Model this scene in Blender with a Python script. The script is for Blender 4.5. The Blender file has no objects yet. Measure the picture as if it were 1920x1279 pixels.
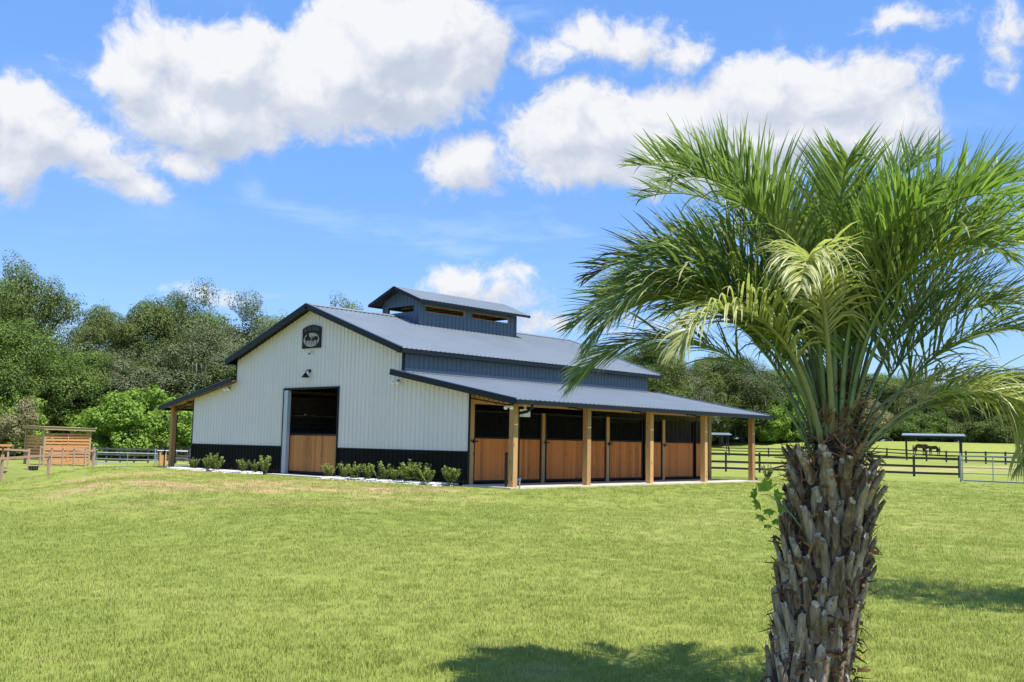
import bpy, math, random
import numpy as np
from mathutils import Vector, Matrix, Euler
R_ = math.radians
sc = bpy.context.scene
COL = sc.collection

# ------------------------------------------------------------------ camera
O = Vector((31.986, -22.956, 1.367))
F = Vector((-0.67929263, 0.72687216, 0.10108602)).normalized()
R = Vector((0.73181602, 0.68122893, 0.01929919)).normalized()
U = R.cross(F).normalized()
FPX = 1880.086
cd = bpy.data.cameras.new('camera')
cam = bpy.data.objects.new('camera', cd); COL.objects.link(cam)
m = Matrix(((R.x, U.x, -F.x, O.x), (R.y, U.y, -F.y, O.y), (R.z, U.z, -F.z, O.z), (0, 0, 0, 1)))
cam.matrix_world = m
cd.sensor_width = 36; cd.lens = FPX / 1920 * 36; cd.clip_end = 5000; cd.clip_start = 0.1
sc.camera = cam

# ------------------------------------------------------------------ light
SUN_EL = 64.0
SUN_AZ = -3.0          # degrees from +X towards +Y
sdir = Vector((math.cos(R_(SUN_EL)) * math.cos(R_(SUN_AZ)), math.cos(R_(SUN_EL)) * math.sin(R_(SUN_AZ)), math.sin(R_(SUN_EL))))
ld = bpy.data.lights.new('sun', 'SUN'); ld.energy = 4.2; ld.angle = R_(0.55); ld.color = (1.0, 0.955, 0.88)
sun = bpy.data.objects.new('sun', ld); COL.objects.link(sun)
sun.rotation_euler = sdir.to_track_quat('Z', 'Y').to_euler(); sun.location = (30, 0, 60)
sc.view_settings.view_transform = 'Standard'; sc.view_settings.look = 'None'
sc.view_settings.exposure = 0.92; sc.view_settings.gamma = 1
sc.cycles.max_bounces = 7; sc.cycles.diffuse_bounces = 3; sc.cycles.glossy_bounces = 2
sc.cycles.transmission_bounces = 4; sc.cycles.transparent_max_bounces = 4
sc.cycles.use_denoising = True
sc.cycles.caustics_reflective = False; sc.cycles.caustics_refractive = False

def ray(px, py):
    return (F + R * ((px - 960) / FPX) - U * ((py - 639.5) / FPX)).normalized()
def hor_y(px):
    a, b = 0., 1279.
    for _ in range(30):
        c = (a + b) / 2
        if ray(px, c).z > 0: a = c
        else: b = c
    return a
def at(px, dist, z=0.0):
    """world point on the bearing of picture column px, dist metres away"""
    v = ray(px, hor_y(px)); v = Vector((v.x, v.y, 0)).normalized()
    return Vector((O.x + v.x * dist, O.y + v.y * dist, z))

# ------------------------------------------------------------------ node helpers
class NT:
    def __init__(s, tree): s.t = tree; s.n = tree.nodes; s.l = tree.links
    def new(s, typ, **kw):
        n = s.n.new(typ)
        for k, v in kw.items(): setattr(n, k, v)
        return n
    def link(s, a, b): s.l.new(a, b)
    def val(s, inp, v):
        if hasattr(v, 'is_output') or isinstance(v, bpy.types.NodeSocket): s.l.new(v, inp)
        else: inp.default_value = v
    def math(s, op, a, b=None, c=None, clamp=False):
        n = s.n.new('ShaderNodeMath'); n.operation = op; n.use_clamp = clamp
        s.val(n.inputs[0], a)
        if b is not None: s.val(n.inputs[1], b)
        if c is not None: s.val(n.inputs[2], c)
        return n.outputs[0]
    def vec(s, op, a, b=None, scale=None):
        n = s.n.new('ShaderNodeVectorMath'); n.operation = op
        s.val(n.inputs[0], a)
        if b is not None: s.val(n.inputs[1], b)
        if scale is not None: s.val(n.inputs[3], scale)
        return n.outputs[1] if op in ('LENGTH', 'DOT_PRODUCT', 'DISTANCE') else n.outputs[0]
    def noise(s, vec, scale, detail=4, rough=.5, dist=0, out='Fac'):
        n = s.n.new('ShaderNodeTexNoise')
        if vec is not None: s.val(n.inputs['Vector'], vec)
        n.inputs['Scale'].default_value = scale; n.inputs['Detail'].default_value = detail
        n.inputs['Roughness'].default_value = rough; n.inputs['Distortion'].default_value = dist
        return n.outputs[out]
    def mix(s, f, a, b, mode='MIX', clampf=True):
        n = s.n.new('ShaderNodeMix'); n.data_type = 'RGBA'; n.blend_type = mode
        s.val(n.inputs[0], f); s.val(n.inputs[6], a); s.val(n.inputs[7], b)
        return n.outputs[2]
    def ramp(s, f, stops, interp='LINEAR'):
        n = s.n.new('ShaderNodeValToRGB'); cr = n.color_ramp; cr.interpolation = interp
        while len(cr.elements) < len(stops): cr.elements.new(0.5)
        for e, (p, c) in zip(cr.elements, stops):
            e.position = p; e.color = c if len(c) == 4 else (*c, 1)
        s.val(n.inputs[0], f); return n.outputs[0]
    def mapr(s, v, a, b, c, d, smooth=False):
        n = s.n.new('ShaderNodeMapRange'); n.interpolation_type = 'SMOOTHSTEP' if smooth else 'LINEAR'
        s.val(n.inputs[0], v)
        for i, x in enumerate((a, b, c, d)): n.inputs[i + 1].default_value = x
        return n.outputs[0]
    def coord(s, which='Object'): return s.n.new('ShaderNodeTexCoord').outputs[which]
    def mapping(s, v, scale=(1, 1, 1), loc=(0, 0, 0), rot=(0, 0, 0)):
        n = s.n.new('ShaderNodeMapping'); s.val(n.inputs[0], v)
        n.inputs['Scale'].default_value = scale; n.inputs['Location'].default_value = loc; n.inputs['Rotation'].default_value = rot
        return n.outputs[0]
    def bump(s, h, strength=.3, dist=.02):
        n = s.n.new('ShaderNodeBump'); s.val(n.inputs['Height'], h)
        n.inputs['Strength'].default_value = strength; n.inputs['Distance'].default_value = dist
        return n.outputs[0]

def mat(name):
    mt = bpy.data.materials.new(name); mt.use_nodes = True
    nt = NT(mt.node_tree); b = nt.n['Principled BSDF']
    return mt, nt, b
def c4(c): return (c[0], c[1], c[2], 1)

# ------------------------------------------------------------------ sky with clouds
w = bpy.data.worlds.new('World'); sc.world = w; w.use_nodes = True
wt = NT(w.node_tree); bg = wt.n['Background']
sky = wt.new('ShaderNodeTexSky', sky_type='NISHITA', sun_disc=False)
sky.sun_elevation = R_(SUN_EL)
sky.sun_rotation = math.atan2(sdir.x, sdir.y)
sky.air_density = 1.0; sky.dust_density = 0.3; sky.ozone_density = 3.0; sky.altitude = 30
def azel(px, py):
    v = ray(px, py); return math.atan2(v.x, v.y), math.asin(v.z)
BLOBS = [  # picture column, row, half width, half height of the billows making up each cloud
 (330,95,95,62),(250,150,60,60),(420,130,120,85),(470,95,60,55),(300,190,95,60),(400,215,130,70),(480,265,50,45),
 (560,160,110,75),(640,120,90,95),(720,70,110,100),(800,60,120,90),(860,110,60,90),(740,160,130,75),(600,215,100,40),(830,180,60,50),
 (200,130,42,16),
 (30,200,70,60),(60,250,90,70),(20,310,60,45),(130,270,80,50),(200,310,90,45),(270,350,50,35),(340,305,55,36),(110,215,30,25),
 (1040,95,60,30),(1110,75,90,36),(1190,75,80,42),(1260,95,60,32),(1310,90,28,18),
 (1090,190,50,45),(1040,250,85,60),(1150,235,110,60),(1100,310,130,45),(1290,210,120,60),(1250,280,140,70),(1420,170,110,60),(1500,140,80,48),
 (1560,180,120,60),(1640,170,90,60),(1690,220,60,60),(1480,250,180,60),(1400,320,130,35),(1600,260,120,40),(1765,155,30,22),
 (870,310,70,48),(920,285,36,24),(850,345,40,20),
 (880,545,70,30),(940,535,45,22),(830,545,30,14),(900,570,90,20),
 (1040,620,60,22),(1110,610,55,14),(1290,600,60,16),(1170,590,40,10),
 (1700,35,60,22),(1880,90,25,60),(1895,50,35,32),(400,560,40,12),(375,548,24,8),
 (-150,180,120,80),(-260,330,140,60),(2150,200,160,80),(2300,420,150,50),(2050,520,90,30),(500,-170,200,80),(1250,-200,240,90)]
WISPS = [(700,425,240,26),(880,468,150,22),(560,400,120,14),(1060,440,70,18),(960,410,60,10),(980,30,60,18),(500,560,130,10),(480,370,40,22),(1480,40,16,22)]
SOFT = [(1040,620),(1110,610),(1290,600),(1170,590),(1700,35),(1880,90),(1895,50)]
def cloud_group(name, blobs, k):
    g = bpy.data.node_groups.new(name, 'ShaderNodeTree')
    g.interface.new_socket('P', in_out='INPUT', socket_type='NodeSocketVector')
    g.interface.new_socket('D', in_out='OUTPUT', socket_type='NodeSocketFloat')
    n = NT(g); gi = n.new('NodeGroupInput'); go = n.new('NodeGroupOutput')
    acc = None
    for (x, y, a, b) in blobs:
        az, el = azel(x, y); az1, _ = azel(x + a, y); _, el1 = azel(x, y - b)
        wa = abs(az1 - az) * 1.36; wb = abs(el1 - el) * 1.36
        d = n.vec('SUBTRACT', gi.outputs[0], (az, el, 0))
        d = n.vec('MULTIPLY', d, (1 / wa, 1 / wb, 0))
        l = n.vec('LENGTH', d)
        v = n.math('MULTIPLY_ADD', l, -k * min(wa, wb) / .03, k * min(wa, wb) / .03)
        acc = v if acc is None else n.math('SMOOTH_MAX', acc, v, .25)
    n.link(acc, go.inputs[0]); return g
dirv = wt.coord('Generated')
dirn = wt.vec('NORMALIZE', dirv)
sep = wt.new('ShaderNodeSeparateXYZ'); wt.link(dirn, sep.inputs[0])
az = wt.math('ARCTAN2', sep.outputs[0], sep.outputs[1]); el = wt.math('ARCSINE', sep.outputs[2])
cmb = wt.new('ShaderNodeCombineXYZ'); wt.link(az, cmb.inputs[0]); wt.link(el, cmb.inputs[1]); P0 = cmb.outputs[0]
warp = wt.noise(P0, 9, 3, .55, 0, 'Color')
warp = wt.vec('SCALE', wt.vec('SUBTRACT', warp, (.5, .5, .5)), scale=.055)
P1 = wt.vec('ADD', P0, warp)
cg = cloud_group('cloud_field', BLOBS, 1.0)
def gfield(P, g=cg):
    n = wt.new('ShaderNodeGroup'); n.node_tree = g; wt.link(P, n.inputs[0]); return n.outputs[0]
def density(P):
    f = gfield(P)
    n1 = wt.noise(P, 17, 9, .60, .15)
    return wt.math('ADD', f, wt.math('ADD', wt.math('MULTIPLY_ADD', n1, 1.7, -.92), wt.math('MULTIPLY_ADD', wt.noise(P, 60, 6, .65, .3), .9, -.45)))
D0 = density(P1)
D1 = density(wt.vec('ADD', P1, (-.012, .022, 0)))
alpha = wt.mapr(D0, -.18, .46, 0, 1, True)
lit = wt.math('SUBTRACT', D0, D1)
lit = wt.mapr(lit, -.7, .9, 0, 1, True)
body = wt.mapr(D0, .2, 3.0, 0, 1, True)
lown = wt.noise(wt.mapping(P0, (1, 1.5, 1)), 14, 5, .55)
shade = wt.math('MULTIPLY', lit, .62)
shade = wt.math('ADD', shade, wt.math('MULTIPLY', lown, .62))
ccol = wt.ramp(shade, [(.18, (.58, .66, .82)), (.42, (.73, .79, .92)), (.64, (.87, .91, 1.0)), (.88, (1.04, 1.05, 1.09))])
# thin high wisps
wg = cloud_group('wisp_field', WISPS, 1.4)
WF = gfield(P1, wg)
wn = wt.noise(wt.mapping(P0, (1, 4.5, 1), rot=(0, 0, -.12)), 9, 7, .62, .5)
walpha = wt.mapr(wt.math('ADD', wt.math('MINIMUM', WF, .55), wt.math('MULTIPLY_ADD', wn, 2.2, -1.1)), .05, 1.0, 0, .30, True)
veil = wt.mapr(wt.noise(wt.mapping(P0, (1, 3.5, 1), rot=(0, 0, .1)), 3.5, 6, .6, .4), .5, .8, 0, .16, True)
walpha = wt.math('MAXIMUM', walpha, veil)
SKYK = .105
hsv = wt.new('ShaderNodeHueSaturation'); wt.link(sky.outputs[0], hsv.inputs['Color'])
hsv.inputs['Hue'].default_value = .512; hsv.inputs['Saturation'].default_value = 1.22; hsv.inputs['Value'].default_value = 1.0
skyc = wt.vec('SCALE', hsv.outputs[0], scale=SKYK)
skyc = wt.mix(.55, skyc, (.125, .275, .60, 1))
skyc = wt.mix(walpha, skyc, (.42, .49, .60, 1))
cs = wt.vec('SCALE', ccol, scale=.47)
out = wt.mix(alpha, skyc, cs)
wt.link(out, bg.inputs[0]); bg.inputs[1].default_value = 1.0
w.cycles.sampling_method = 'MANUAL'; w.cycles.sample_map_resolution = 512

# ------------------------------------------------------------------ mesh helpers
class MB:
    def __init__(s): s.v = []; s.f = []; s.mi = []; s.cur = 0
    def add(s, vs, fs):
        o = len(s.v); s.v += [tuple(v) for v in vs]
        for f in fs: s.f.append(tuple(i + o for i in f)); s.mi.append(s.cur)
        return s
    def box(s, a, b, bev=0):
        x0, y0, z0 = a; x1, y1, z1 = b
        vs = [(x0,y0,z0),(x1,y0,z0),(x1,y1,z0),(x0,y1,z0),(x0,y0,z1),(x1,y0,z1),(x1,y1,z1),(x0,y1,z1)]
        return s.add(vs, [(0,3,2,1),(4,5,6,7),(0,1,5,4),(1,2,6,5),(2,3,7,6),(3,0,4,7)])
    def beam(s, p, q, wd, ht, up=(0, 0, 1)):
        """square bar from p to q, wd sideways, ht along up"""
        p = Vector(p); q = Vector(q); d = (q - p).normalized(); u = Vector(up)
        sd = d.cross(u)
        if sd.length < 1e-4: sd = d.cross(Vector((1, 0, 0)))
        sd.normalize(); u = sd.cross(d).normalized()
        vs = []
        for c in (p, q):
            for a, b in ((-1,-1),(1,-1),(1,1),(-1,1)):
                vs.append(c + sd * (a * wd / 2) + u * (b * ht / 2))
        return s.add(vs, [(0,1,2,3),(7,6,5,4),(0,4,5,1),(1,5,6,2),(2,6,7,3),(3,7,4,0)])
    def tube(s, pts, rad, n=8, cap=True):
        pts = [Vector(p) for p in pts]
        if not hasattr(rad, '__len__'): rad = [rad] * len(pts)
        vs = []; fs = []; prev = None
        for i, p in enumerate(pts):
            d = (pts[min(i+1, len(pts)-1)] - pts[max(i-1, 0)]).normalized()
            if prev is None:
                a = d.orthogonal().normalized()
            else:
                a = (prev - d * prev.dot(d))
                a = a.normalized() if a.length > 1e-5 else d.orthogonal().normalized()
            prev = a; b = d.cross(a)
            for k in range(n):
                t = 2 * math.pi * k / n
                vs.append(p + (a * math.cos(t) + b * math.sin(t)) * rad[i])
        for i in range(len(pts) - 1):
            for k in range(n):
                k2 = (k + 1) % n
                fs.append((i*n+k, i*n+k2, (i+1)*n+k2, (i+1)*n+k))
        if cap:
            fs.append(tuple(range(n))[::-1]); fs.append(tuple(range((len(pts)-1)*n, len(pts)*n)))
        return s.add(vs, fs)
    def ribbed(s, Or, A, B, N, L, t0, t1, pitch=.2286, h=.026, phase=0.0, s0=0.0):
        """standing rib sheet: ribs run along B, repeat along A from s0 to L"""
        Or = Vector(Or); A = Vector(A); B = Vector(B); N = Vector(N)
        pts = [s0]
        k = math.floor((s0 - phase) / pitch) - 1
        prof = [(.085, 0), (.105, 1), (.130, 1), (.150, 0)]
        prs = [(s0, None)]
        while True:
            base = phase + k * pitch
            if base > L: break
            for o_, hh in prof:
                q = base + o_
                if s0 + 1e-4 < q < L - 1e-4: prs.append((q, hh))
            k += 1
        prs.append((L, 0)); prs[0] = (s0, 0)
        f0 = t0 if callable(t0) else (lambda q: t0); f1 = t1 if callable(t1) else (lambda q: t1)
        vs = []
        for q, hh in prs:
            vs.append(Or + A * q + B * f0(q) + N * (h * hh)); vs.append(Or + A * q + B * f1(q) + N * (h * hh))
        fs = [(2*i, 2*i+2, 2*i+3, 2*i+1) for i in range(len(prs) - 1)]
        return s.add(vs, fs)
    def build(s, name, m, parent=None, smooth=False, label=None):
        me = bpy.data.meshes.new(name); me.from_pydata(s.v, [], s.f)
        ms = m if isinstance(m, (list, tuple)) else [m]
        for x in ms: me.materials.append(x)
        if len(ms) > 1: me.polygons.foreach_set('material_index', s.mi)
        if smooth: me.polygons.foreach_set('use_smooth', [True] * len(me.polygons))
        me.update()
        o = bpy.data.objects.new(name, me); COL.objects.link(o)
        if parent: o.parent = parent
        if label: o['label'] = label
        return o
def np_mesh(name, v, f, mats, mi=None, smooth=False):
    me = bpy.data.meshes.new(name)
    v = np.asarray(v, np.float32).reshape(-1, 3); f = np.asarray(f, np.int32)
    nf, k = f.shape
    me.vertices.add(len(v)); me.vertices.foreach_set('co', v.ravel())
    me.loops.add(nf * k); me.loops.foreach_set('vertex_index', f.ravel())
    me.polygons.add(nf); me.polygons.foreach_set('loop_start', np.arange(0, nf * k, k, dtype=np.int32))
    me.polygons.foreach_set('loop_total', np.full(nf, k, np.int32))
    for x in mats: me.materials.append(x)
    if mi is not None: me.polygons.foreach_set('material_index', np.asarray(mi, np.int32))
    if smooth: me.polygons.foreach_set('use_smooth', np.ones(nf, bool))
    me.update(calc_edges=True); me.validate()
    return me
def obj(name, me, parent=None):
    o = bpy.data.objects.new(name, me); COL.objects.link(o)
    if parent: o.parent = parent
    return o
def tag(o, label=None, cat=None, group=None, kind=None):
    if label: o['label'] = label
    if cat: o['category'] = cat
    if group: o['group'] = group
    if kind: o['kind'] = kind
    return o
def empty(name, loc=(0, 0, 0), rz=0):
    o = bpy.data.objects.new(name, None); COL.objects.link(o); o.location = loc; o.rotation_euler = (0, 0, rz)
    o.empty_display_size = .2; return o
def dup(o, parent=None):
    c = o.copy(); COL.objects.link(c)
    if parent: c.parent = parent
    for ch in list(o.children): dup(ch, c)
    return c

# ------------------------------------------------------------------ materials
def plain(name, col, rough=.6, metal=0, var=.12, vscale=3, bump=0, bscale=40, spec=.4):
    mt, n, b = mat(name); co = n.coord()
    f = n.noise(co, vscale, 5, .6)
    dark = tuple(x * (1 - var) for x in col); lite = tuple(min(1, x * (1 + var)) for x in col)
    c = n.ramp(f, [(.3, dark), (.7, lite)])
    n.link(c, b.inputs['Base Color']); b.inputs['Roughness'].default_value = rough
    b.inputs['Metallic'].default_value = metal; b.inputs['Specular IOR Level'].default_value = spec
    if bump: n.link(n.bump(n.noise(co, bscale, 4), bump, .01), b.inputs['Normal'])
    return mt
def metal_sheet(name, col, rough, var=.05, streak=.08, dirt=None, spec=.5):
    mt, n, b = mat(name); co = n.coord()
    f = n.noise(n.mapping(co, (3, 3, .25)), 2.2, 4, .6)
    g = n.noise(co, .7, 3)
    a = tuple(x * (1 - var - streak * .5) for x in col); z = tuple(min(1, x * (1 + var)) for x in col)
    c = n.ramp(n.math('ADD', n.math('MULTIPLY', f, .6), n.math('MULTIPLY', g, .4)), [(.3, a), (.7, z)])
    sx_ = n.new('ShaderNodeSeparateXYZ'); n.link(co, sx_.inputs[0])
    pid = n.math('ADD', n.math('FLOOR', n.math('DIVIDE', sx_.outputs[0], .9144)), n.math('MULTIPLY', n.math('FLOOR', n.math('DIVIDE', sx_.outputs[1], .9144)), 17))
    wn_ = n.new('ShaderNodeTexWhiteNoise', noise_dimensions='1D'); n.link(pid, wn_.inputs['W'])
    pv = n.mapr(wn_.outputs['Value'], 0, 1, .955, 1.03)
    c = n.vec('MULTIPLY', c, n.vec('SCALE', (1, 1, 1), scale=pv))
    low = n.math('MULTIPLY', n.mapr(sx_.outputs[2], 0, .38, 1, 0, True), n.mapr(n.noise(n.mapping(co, (3, 3, 5)), 1.4, 6, .7), .42, .68, 0, .55, True))
    c = n.mix(low, c, (.17, .14, .10, 1))
    n.link(c, b.inputs['Base Color']); b.inputs['Specular IOR Level'].default_value = spec
    n.link(n.mapr(f, .3, .7, rough - .05, rough + .08), b.inputs['Roughness'])
    n.link(n.bump(n.noise(co, 1.6, 2), .25, .012), b.inputs['Normal'])
    return mt
M = {}
M['white'] = metal_sheet('white_wall_steel', (.67, .625, .615), .42, .03, .03)
M['black'] = metal_sheet('black_wall_steel', (.011, .011, .010), .6, spec=.06)
M['roof'] = metal_sheet('slate_roof_steel', (.175, .203, .232), .38, .05, .05)
M['slate'] = metal_sheet('slate_wall_steel', (.072, .112, .165), .45)
M['trim'] = plain('dark_trim', (.008, .012, .018), .45, 0, .1, spec=.2)
M['iron'] = plain('black_iron', (.008, .008, .009), .55, 0, .2, spec=.2)
M['whitep'] = plain('white_plastic', (.75, .75, .73), .35, 0, .05)
M['frame_white'] = plain('pale_jamb_steel', (.42, .45, .50), .4, 0, .06)
M['glass'] = plain('lamp_glass', (.82, .84, .86), .12, 0, .05, spec=.8)
M['blue'] = plain('blue_valve', (.05, .16, .38), .4)
M['galv'] = plain('galvanised_tube', (.36, .38, .41), .38, .55, .12, 8)
M['fence_black'] = plain('black_fence_board', (.014, .015, .016), .6, 0, .35, 5, .2)
M['fence_grey'] = plain('weathered_fence_board', (.05, .055, .058), .7, 0, .3, 5, .2)
M['concrete'] = plain('concrete', (.50, .46, .38), .85, 0, .12, 2.5, .25, 30)
M['dirt'] = plain('barn_floor', (.16, .12, .09), .9, 0, .25, 2, .3, 20)
M['tin'] = plain('pale_tin', (.20, .25, .28), .5, .2, .08)
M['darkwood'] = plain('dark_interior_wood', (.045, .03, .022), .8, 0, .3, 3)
def wood(name, col, axis='z', board=.14, along='y', dark=.55, var=.22, knots=True, groove=True, bside=None):
    """pine boards: axis = grain direction, along = the axis across which boards repeat"""
    mt, n, b = mat(name); co = n.coord()
    sx = n.new('ShaderNodeSeparateXYZ'); n.link(co, sx.inputs[0])
    ax = {'x': 0, 'y': 1, 'z': 2}
    idx = n.math('FLOOR', n.math('DIVIDE', sx.outputs[ax[along]], board))
    wn = n.new('ShaderNodeTexWhiteNoise', noise_dimensions='1D'); n.link(idx, wn.inputs['W'])
    scl = [9, 9, 9]; scl[ax[axis]] = .8
    offv = n.vec('ADD', n.mapping(co, tuple(scl)), n.vec('SCALE', wn.outputs['Color'], scale=7.0))
    g = n.noise(offv, 2.4, 6, .62, 1.2)
    fine = n.noise(offv, 12, 3, .6)
    v = n.math('ADD', n.math('MULTIPLY', g, .55), n.math('MULTIPLY', wn.outputs['Value'], .32))
    v = n.math('ADD', v, n.math('MULTIPLY', fine, .16))
    dk = tuple(x * dark for x in col); lt = tuple(min(1, x * (1 + var)) for x in col)
    c = n.ramp(v, [(.26, dk), (.5, col), (.75, lt)])
    if knots:
        ks = [5, 5, 5]; ks[ax[axis]] = 1.9
        vo = n.new('ShaderNodeTexVoronoi'); n.link(n.vec('ADD', n.mapping(co, tuple(ks)), n.vec('SCALE', wn.outputs['Color'], scale=9.0)), vo.inputs['Vector'])
        vo.inputs['Scale'].default_value = 1.0
        kf = n.mapr(vo.outputs['Distance'], .06, .17, 1, 0, True)
        c = n.mix(n.math('MULTIPLY', kf, .75), c, c4(tuple(x * .22 for x in col)))
    if groove:
        fr = n.math('FRACT', n.math('DIVIDE', sx.outputs[ax[along]], board))
        e = n.math('MINIMUM', fr, n.math('SUBTRACT', 1, fr))
        gr = n.mapr(e, .0, .055, 1, 0, True)
        c = n.mix(n.math('MULTIPLY', gr, .7), c, c4(tuple(x * .3 for x in col)))
        n.link(n.bump(n.math('SUBTRACT', 1, gr), .6, .01), b.inputs['Normal'])
    n.link(c, b.inputs['Base Color']); b.inputs['Roughness'].default_value = .62
    b.inputs['Specular IOR Level'].default_value = .3
    return mt
M['stall'] = wood('stall_boards', (.57, .185, .040), 'z', .145, 'y')
M['door'] = wood('aisle_door_boards', (.46, .185, .052), 'z', .145, 'x')
M['post'] = wood('post_timber', (.45, .26, .105), 'z', 3.0, 'y', .6, .25, True, False)
M['beam'] = wood('header_timber', (.55, .30, .17), 'y', 3.0, 'z', .6, .2, True, False)
M['ply'] = wood('roof_deck', (.50, .29, .18), 'x', .6, 'y', .7, .2, False, True)
M['slat'] = wood('shed_slats', (.50, .24, .10), 'x', 4.0, 'z', .6, .25, True, False)
M['rail'] = wood('redwood_rail', (.40, .25, .18), 'x', 4.0, 'z', .6, .25, False, False)
M['palewood'] = wood('pale_fascia', (.34, .26, .14), 'x', 4.0, 'z', .7, .2, False, False)

def leafmat(name, cols, trans=.3, scale=.5, rough=.5, island=True):
    mt, n, b = mat(name)
    co = n.coord(); oi = n.new('ShaderNodeObjectInfo')
    off = n.vec('ADD', co, n.vec('SCALE', (1, 1, 1), scale=n.math('MULTIPLY', oi.outputs['Random'], 37)))
    v = n.math('MULTIPLY', n.noise(off, scale, 3, .6), .86 if scale < 1 else .62)
    if island:
        ge = n.new('ShaderNodeNewGeometry')
        v = n.math('ADD', v, n.math('MULTIPLY', ge.outputs['Random Per Island'], .10 if scale < 1 else .34))
    v = n.math('ADD', v, n.math('MULTIPLY', oi.outputs['Random'], .14))
    c = n.ramp(v, [(.25 + .5 * i / (len(cols) - 1), x) for i, x in enumerate(cols)])
    n.link(c, b.inputs['Base Color']); b.inputs['Roughness'].default_value = rough
    b.inputs['Specular IOR Level'].default_value = .22
    tr = n.new('ShaderNodeBsdfTranslucent'); tc = n.mix(1, c, (1.0, 1.25, .55, 1), 'MULTIPLY')
    n.link(tc, tr.inputs[0])
    mx = n.new('ShaderNodeMixShader'); mx.inputs[0].default_value = trans
    n.link(b.outputs[0], mx.inputs[1]); n.link(tr.outputs[0], mx.inputs[2])
    n.link(mx.outputs[0], n.n['Material Output'].inputs[0])
    return mt
M['oak'] = leafmat('oak_leaves', [(.052, .076, .024), (.105, .142, .038), (.175, .212, .058)], .25, .35, .62)
M['oak2'] = leafmat('grey_oak_leaves', [(.075, .092, .048), (.125, .148, .075), (.185, .205, .11)], .22, .4, .62)
M['oak3'] = leafmat('fresh_leaves', [(.060, .10, .024), (.125, .185, .040), (.195, .26, .058)], .28, .35, .62)
M['vine'] = leafmat('vine_leaves', [(.11, .18, .028), (.19, .29, .045), (.28, .38, .07)], .35, .6, .6)
M['dry'] = leafmat('dry_leaves', [(.15, .135, .06), (.25, .22, .11), (.33, .30, .17)], .2)
M['moss'] = leafmat('hanging_moss_strands', [(.16, .17, .13), (.24, .25, .19), (.33, .33, .26)], .25)
M['shrub'] = leafmat('shrub_leaves', [(.13, .18, .045), (.24, .30, .08), (.38, .43, .16)], .3, 4)
M['bark'] = plain('bark', (.12, .10, .08), .9, 0, .35, 2, .6, 9)

# ------------------------------------------------------------------ terrain
CTRL = [(960,2,-.25),(0,8,-.25),(960,10,-.25),(1900,10,-.25),(960,20,-.22),(1900,25,-.28),(0,22,-.45),(1500,45,-.22),(1900,50,-.27),
 (0,34,-.72),(0,49,-1.0),(90,50,-.76),(185,51,-.26),(84,66,-.42),(150,67,-.5),(0,66,-.4),(300,50,-.08),(300,36,-.13),(500,28,-.14),(8,55,-1.04),(95,59,-.95),(178,63,-.68),(185,78,-.93),(300,78,-.93),(50,78,-.6),
 (-300,60,-.9),(100,96,-.75),(260,96,-.75),(-200,130,-.8),(200,140,-.8),(600,110,-.9),(1361,71,-.33),(1800,71,-.30),(2200,71,-.3),
 (1400,153,.07),(1740,115,.19),(1900,108,.2),(1750,147,.72),(1364,180,1.0),(1400,207,3.1),(1700,207,3.05),(1900,207,2.9),(2300,207,3),
 (1100,150,.2),(1050,207,2.6),(1100,320,3.6),(1800,320,3.9),(200,300,0),(600,300,1)]
CX = []
for (px, d, z) in CTRL:
    v = at(px, d); a = math.atan2(v.x - O.x, v.y - O.y); CX.append((a * 3.2, math.log(d) * 2.0, z))
for k in range(8):
    a = R_(40 + k * 34); 
    for d in (5, 40, 150): CX.append((a * 3.2, math.log(d) * 2.0, -.25))
CX = np.array(CX)
def sstep(x): x = np.clip(x, 0, 1); return x * x * (3 - 2 * x)
def height(x, y):
    x = np.atleast_1d(np.asarray(x, float)); y = np.atleast_1d(np.asarray(y, float))
    dx = x - O.x; dy = y - O.y; r = np.hypot(dx, dy) + .5
    a = np.arctan2(dx, dy)
    P = np.stack([a * 3.2, np.log(r) * 2.0], -1)
    dd = (P[:, None, 0] - CX[None, :, 0]) ** 2 + (P[:, None, 1] - CX[None, :, 1]) ** 2
    wgt = 1 / (dd + .02) ** 2.2
    z = (wgt * CX[None, :, 2]).sum(1) / wgt.sum(1)
    bx = np.maximum(np.abs(x) - 11.1, 0); by = np.maximum(np.maximum(-1.2 - y, y - 15.6), 0)
    t = sstep((np.hypot(bx, by) - .3) / 6.5)
    z = z * t + (-.05) * (1 - t)
    z += t * (.025 * np.sin(x * .31 + 1.3 * np.sin(y * .17)) * np.cos(y * .27) + .012 * np.sin(x * 1.1 + y * .7)) * np.clip(r / 20, .3, 1)
    return z
def hz(x, y): return float(height(x, y)[0])

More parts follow.
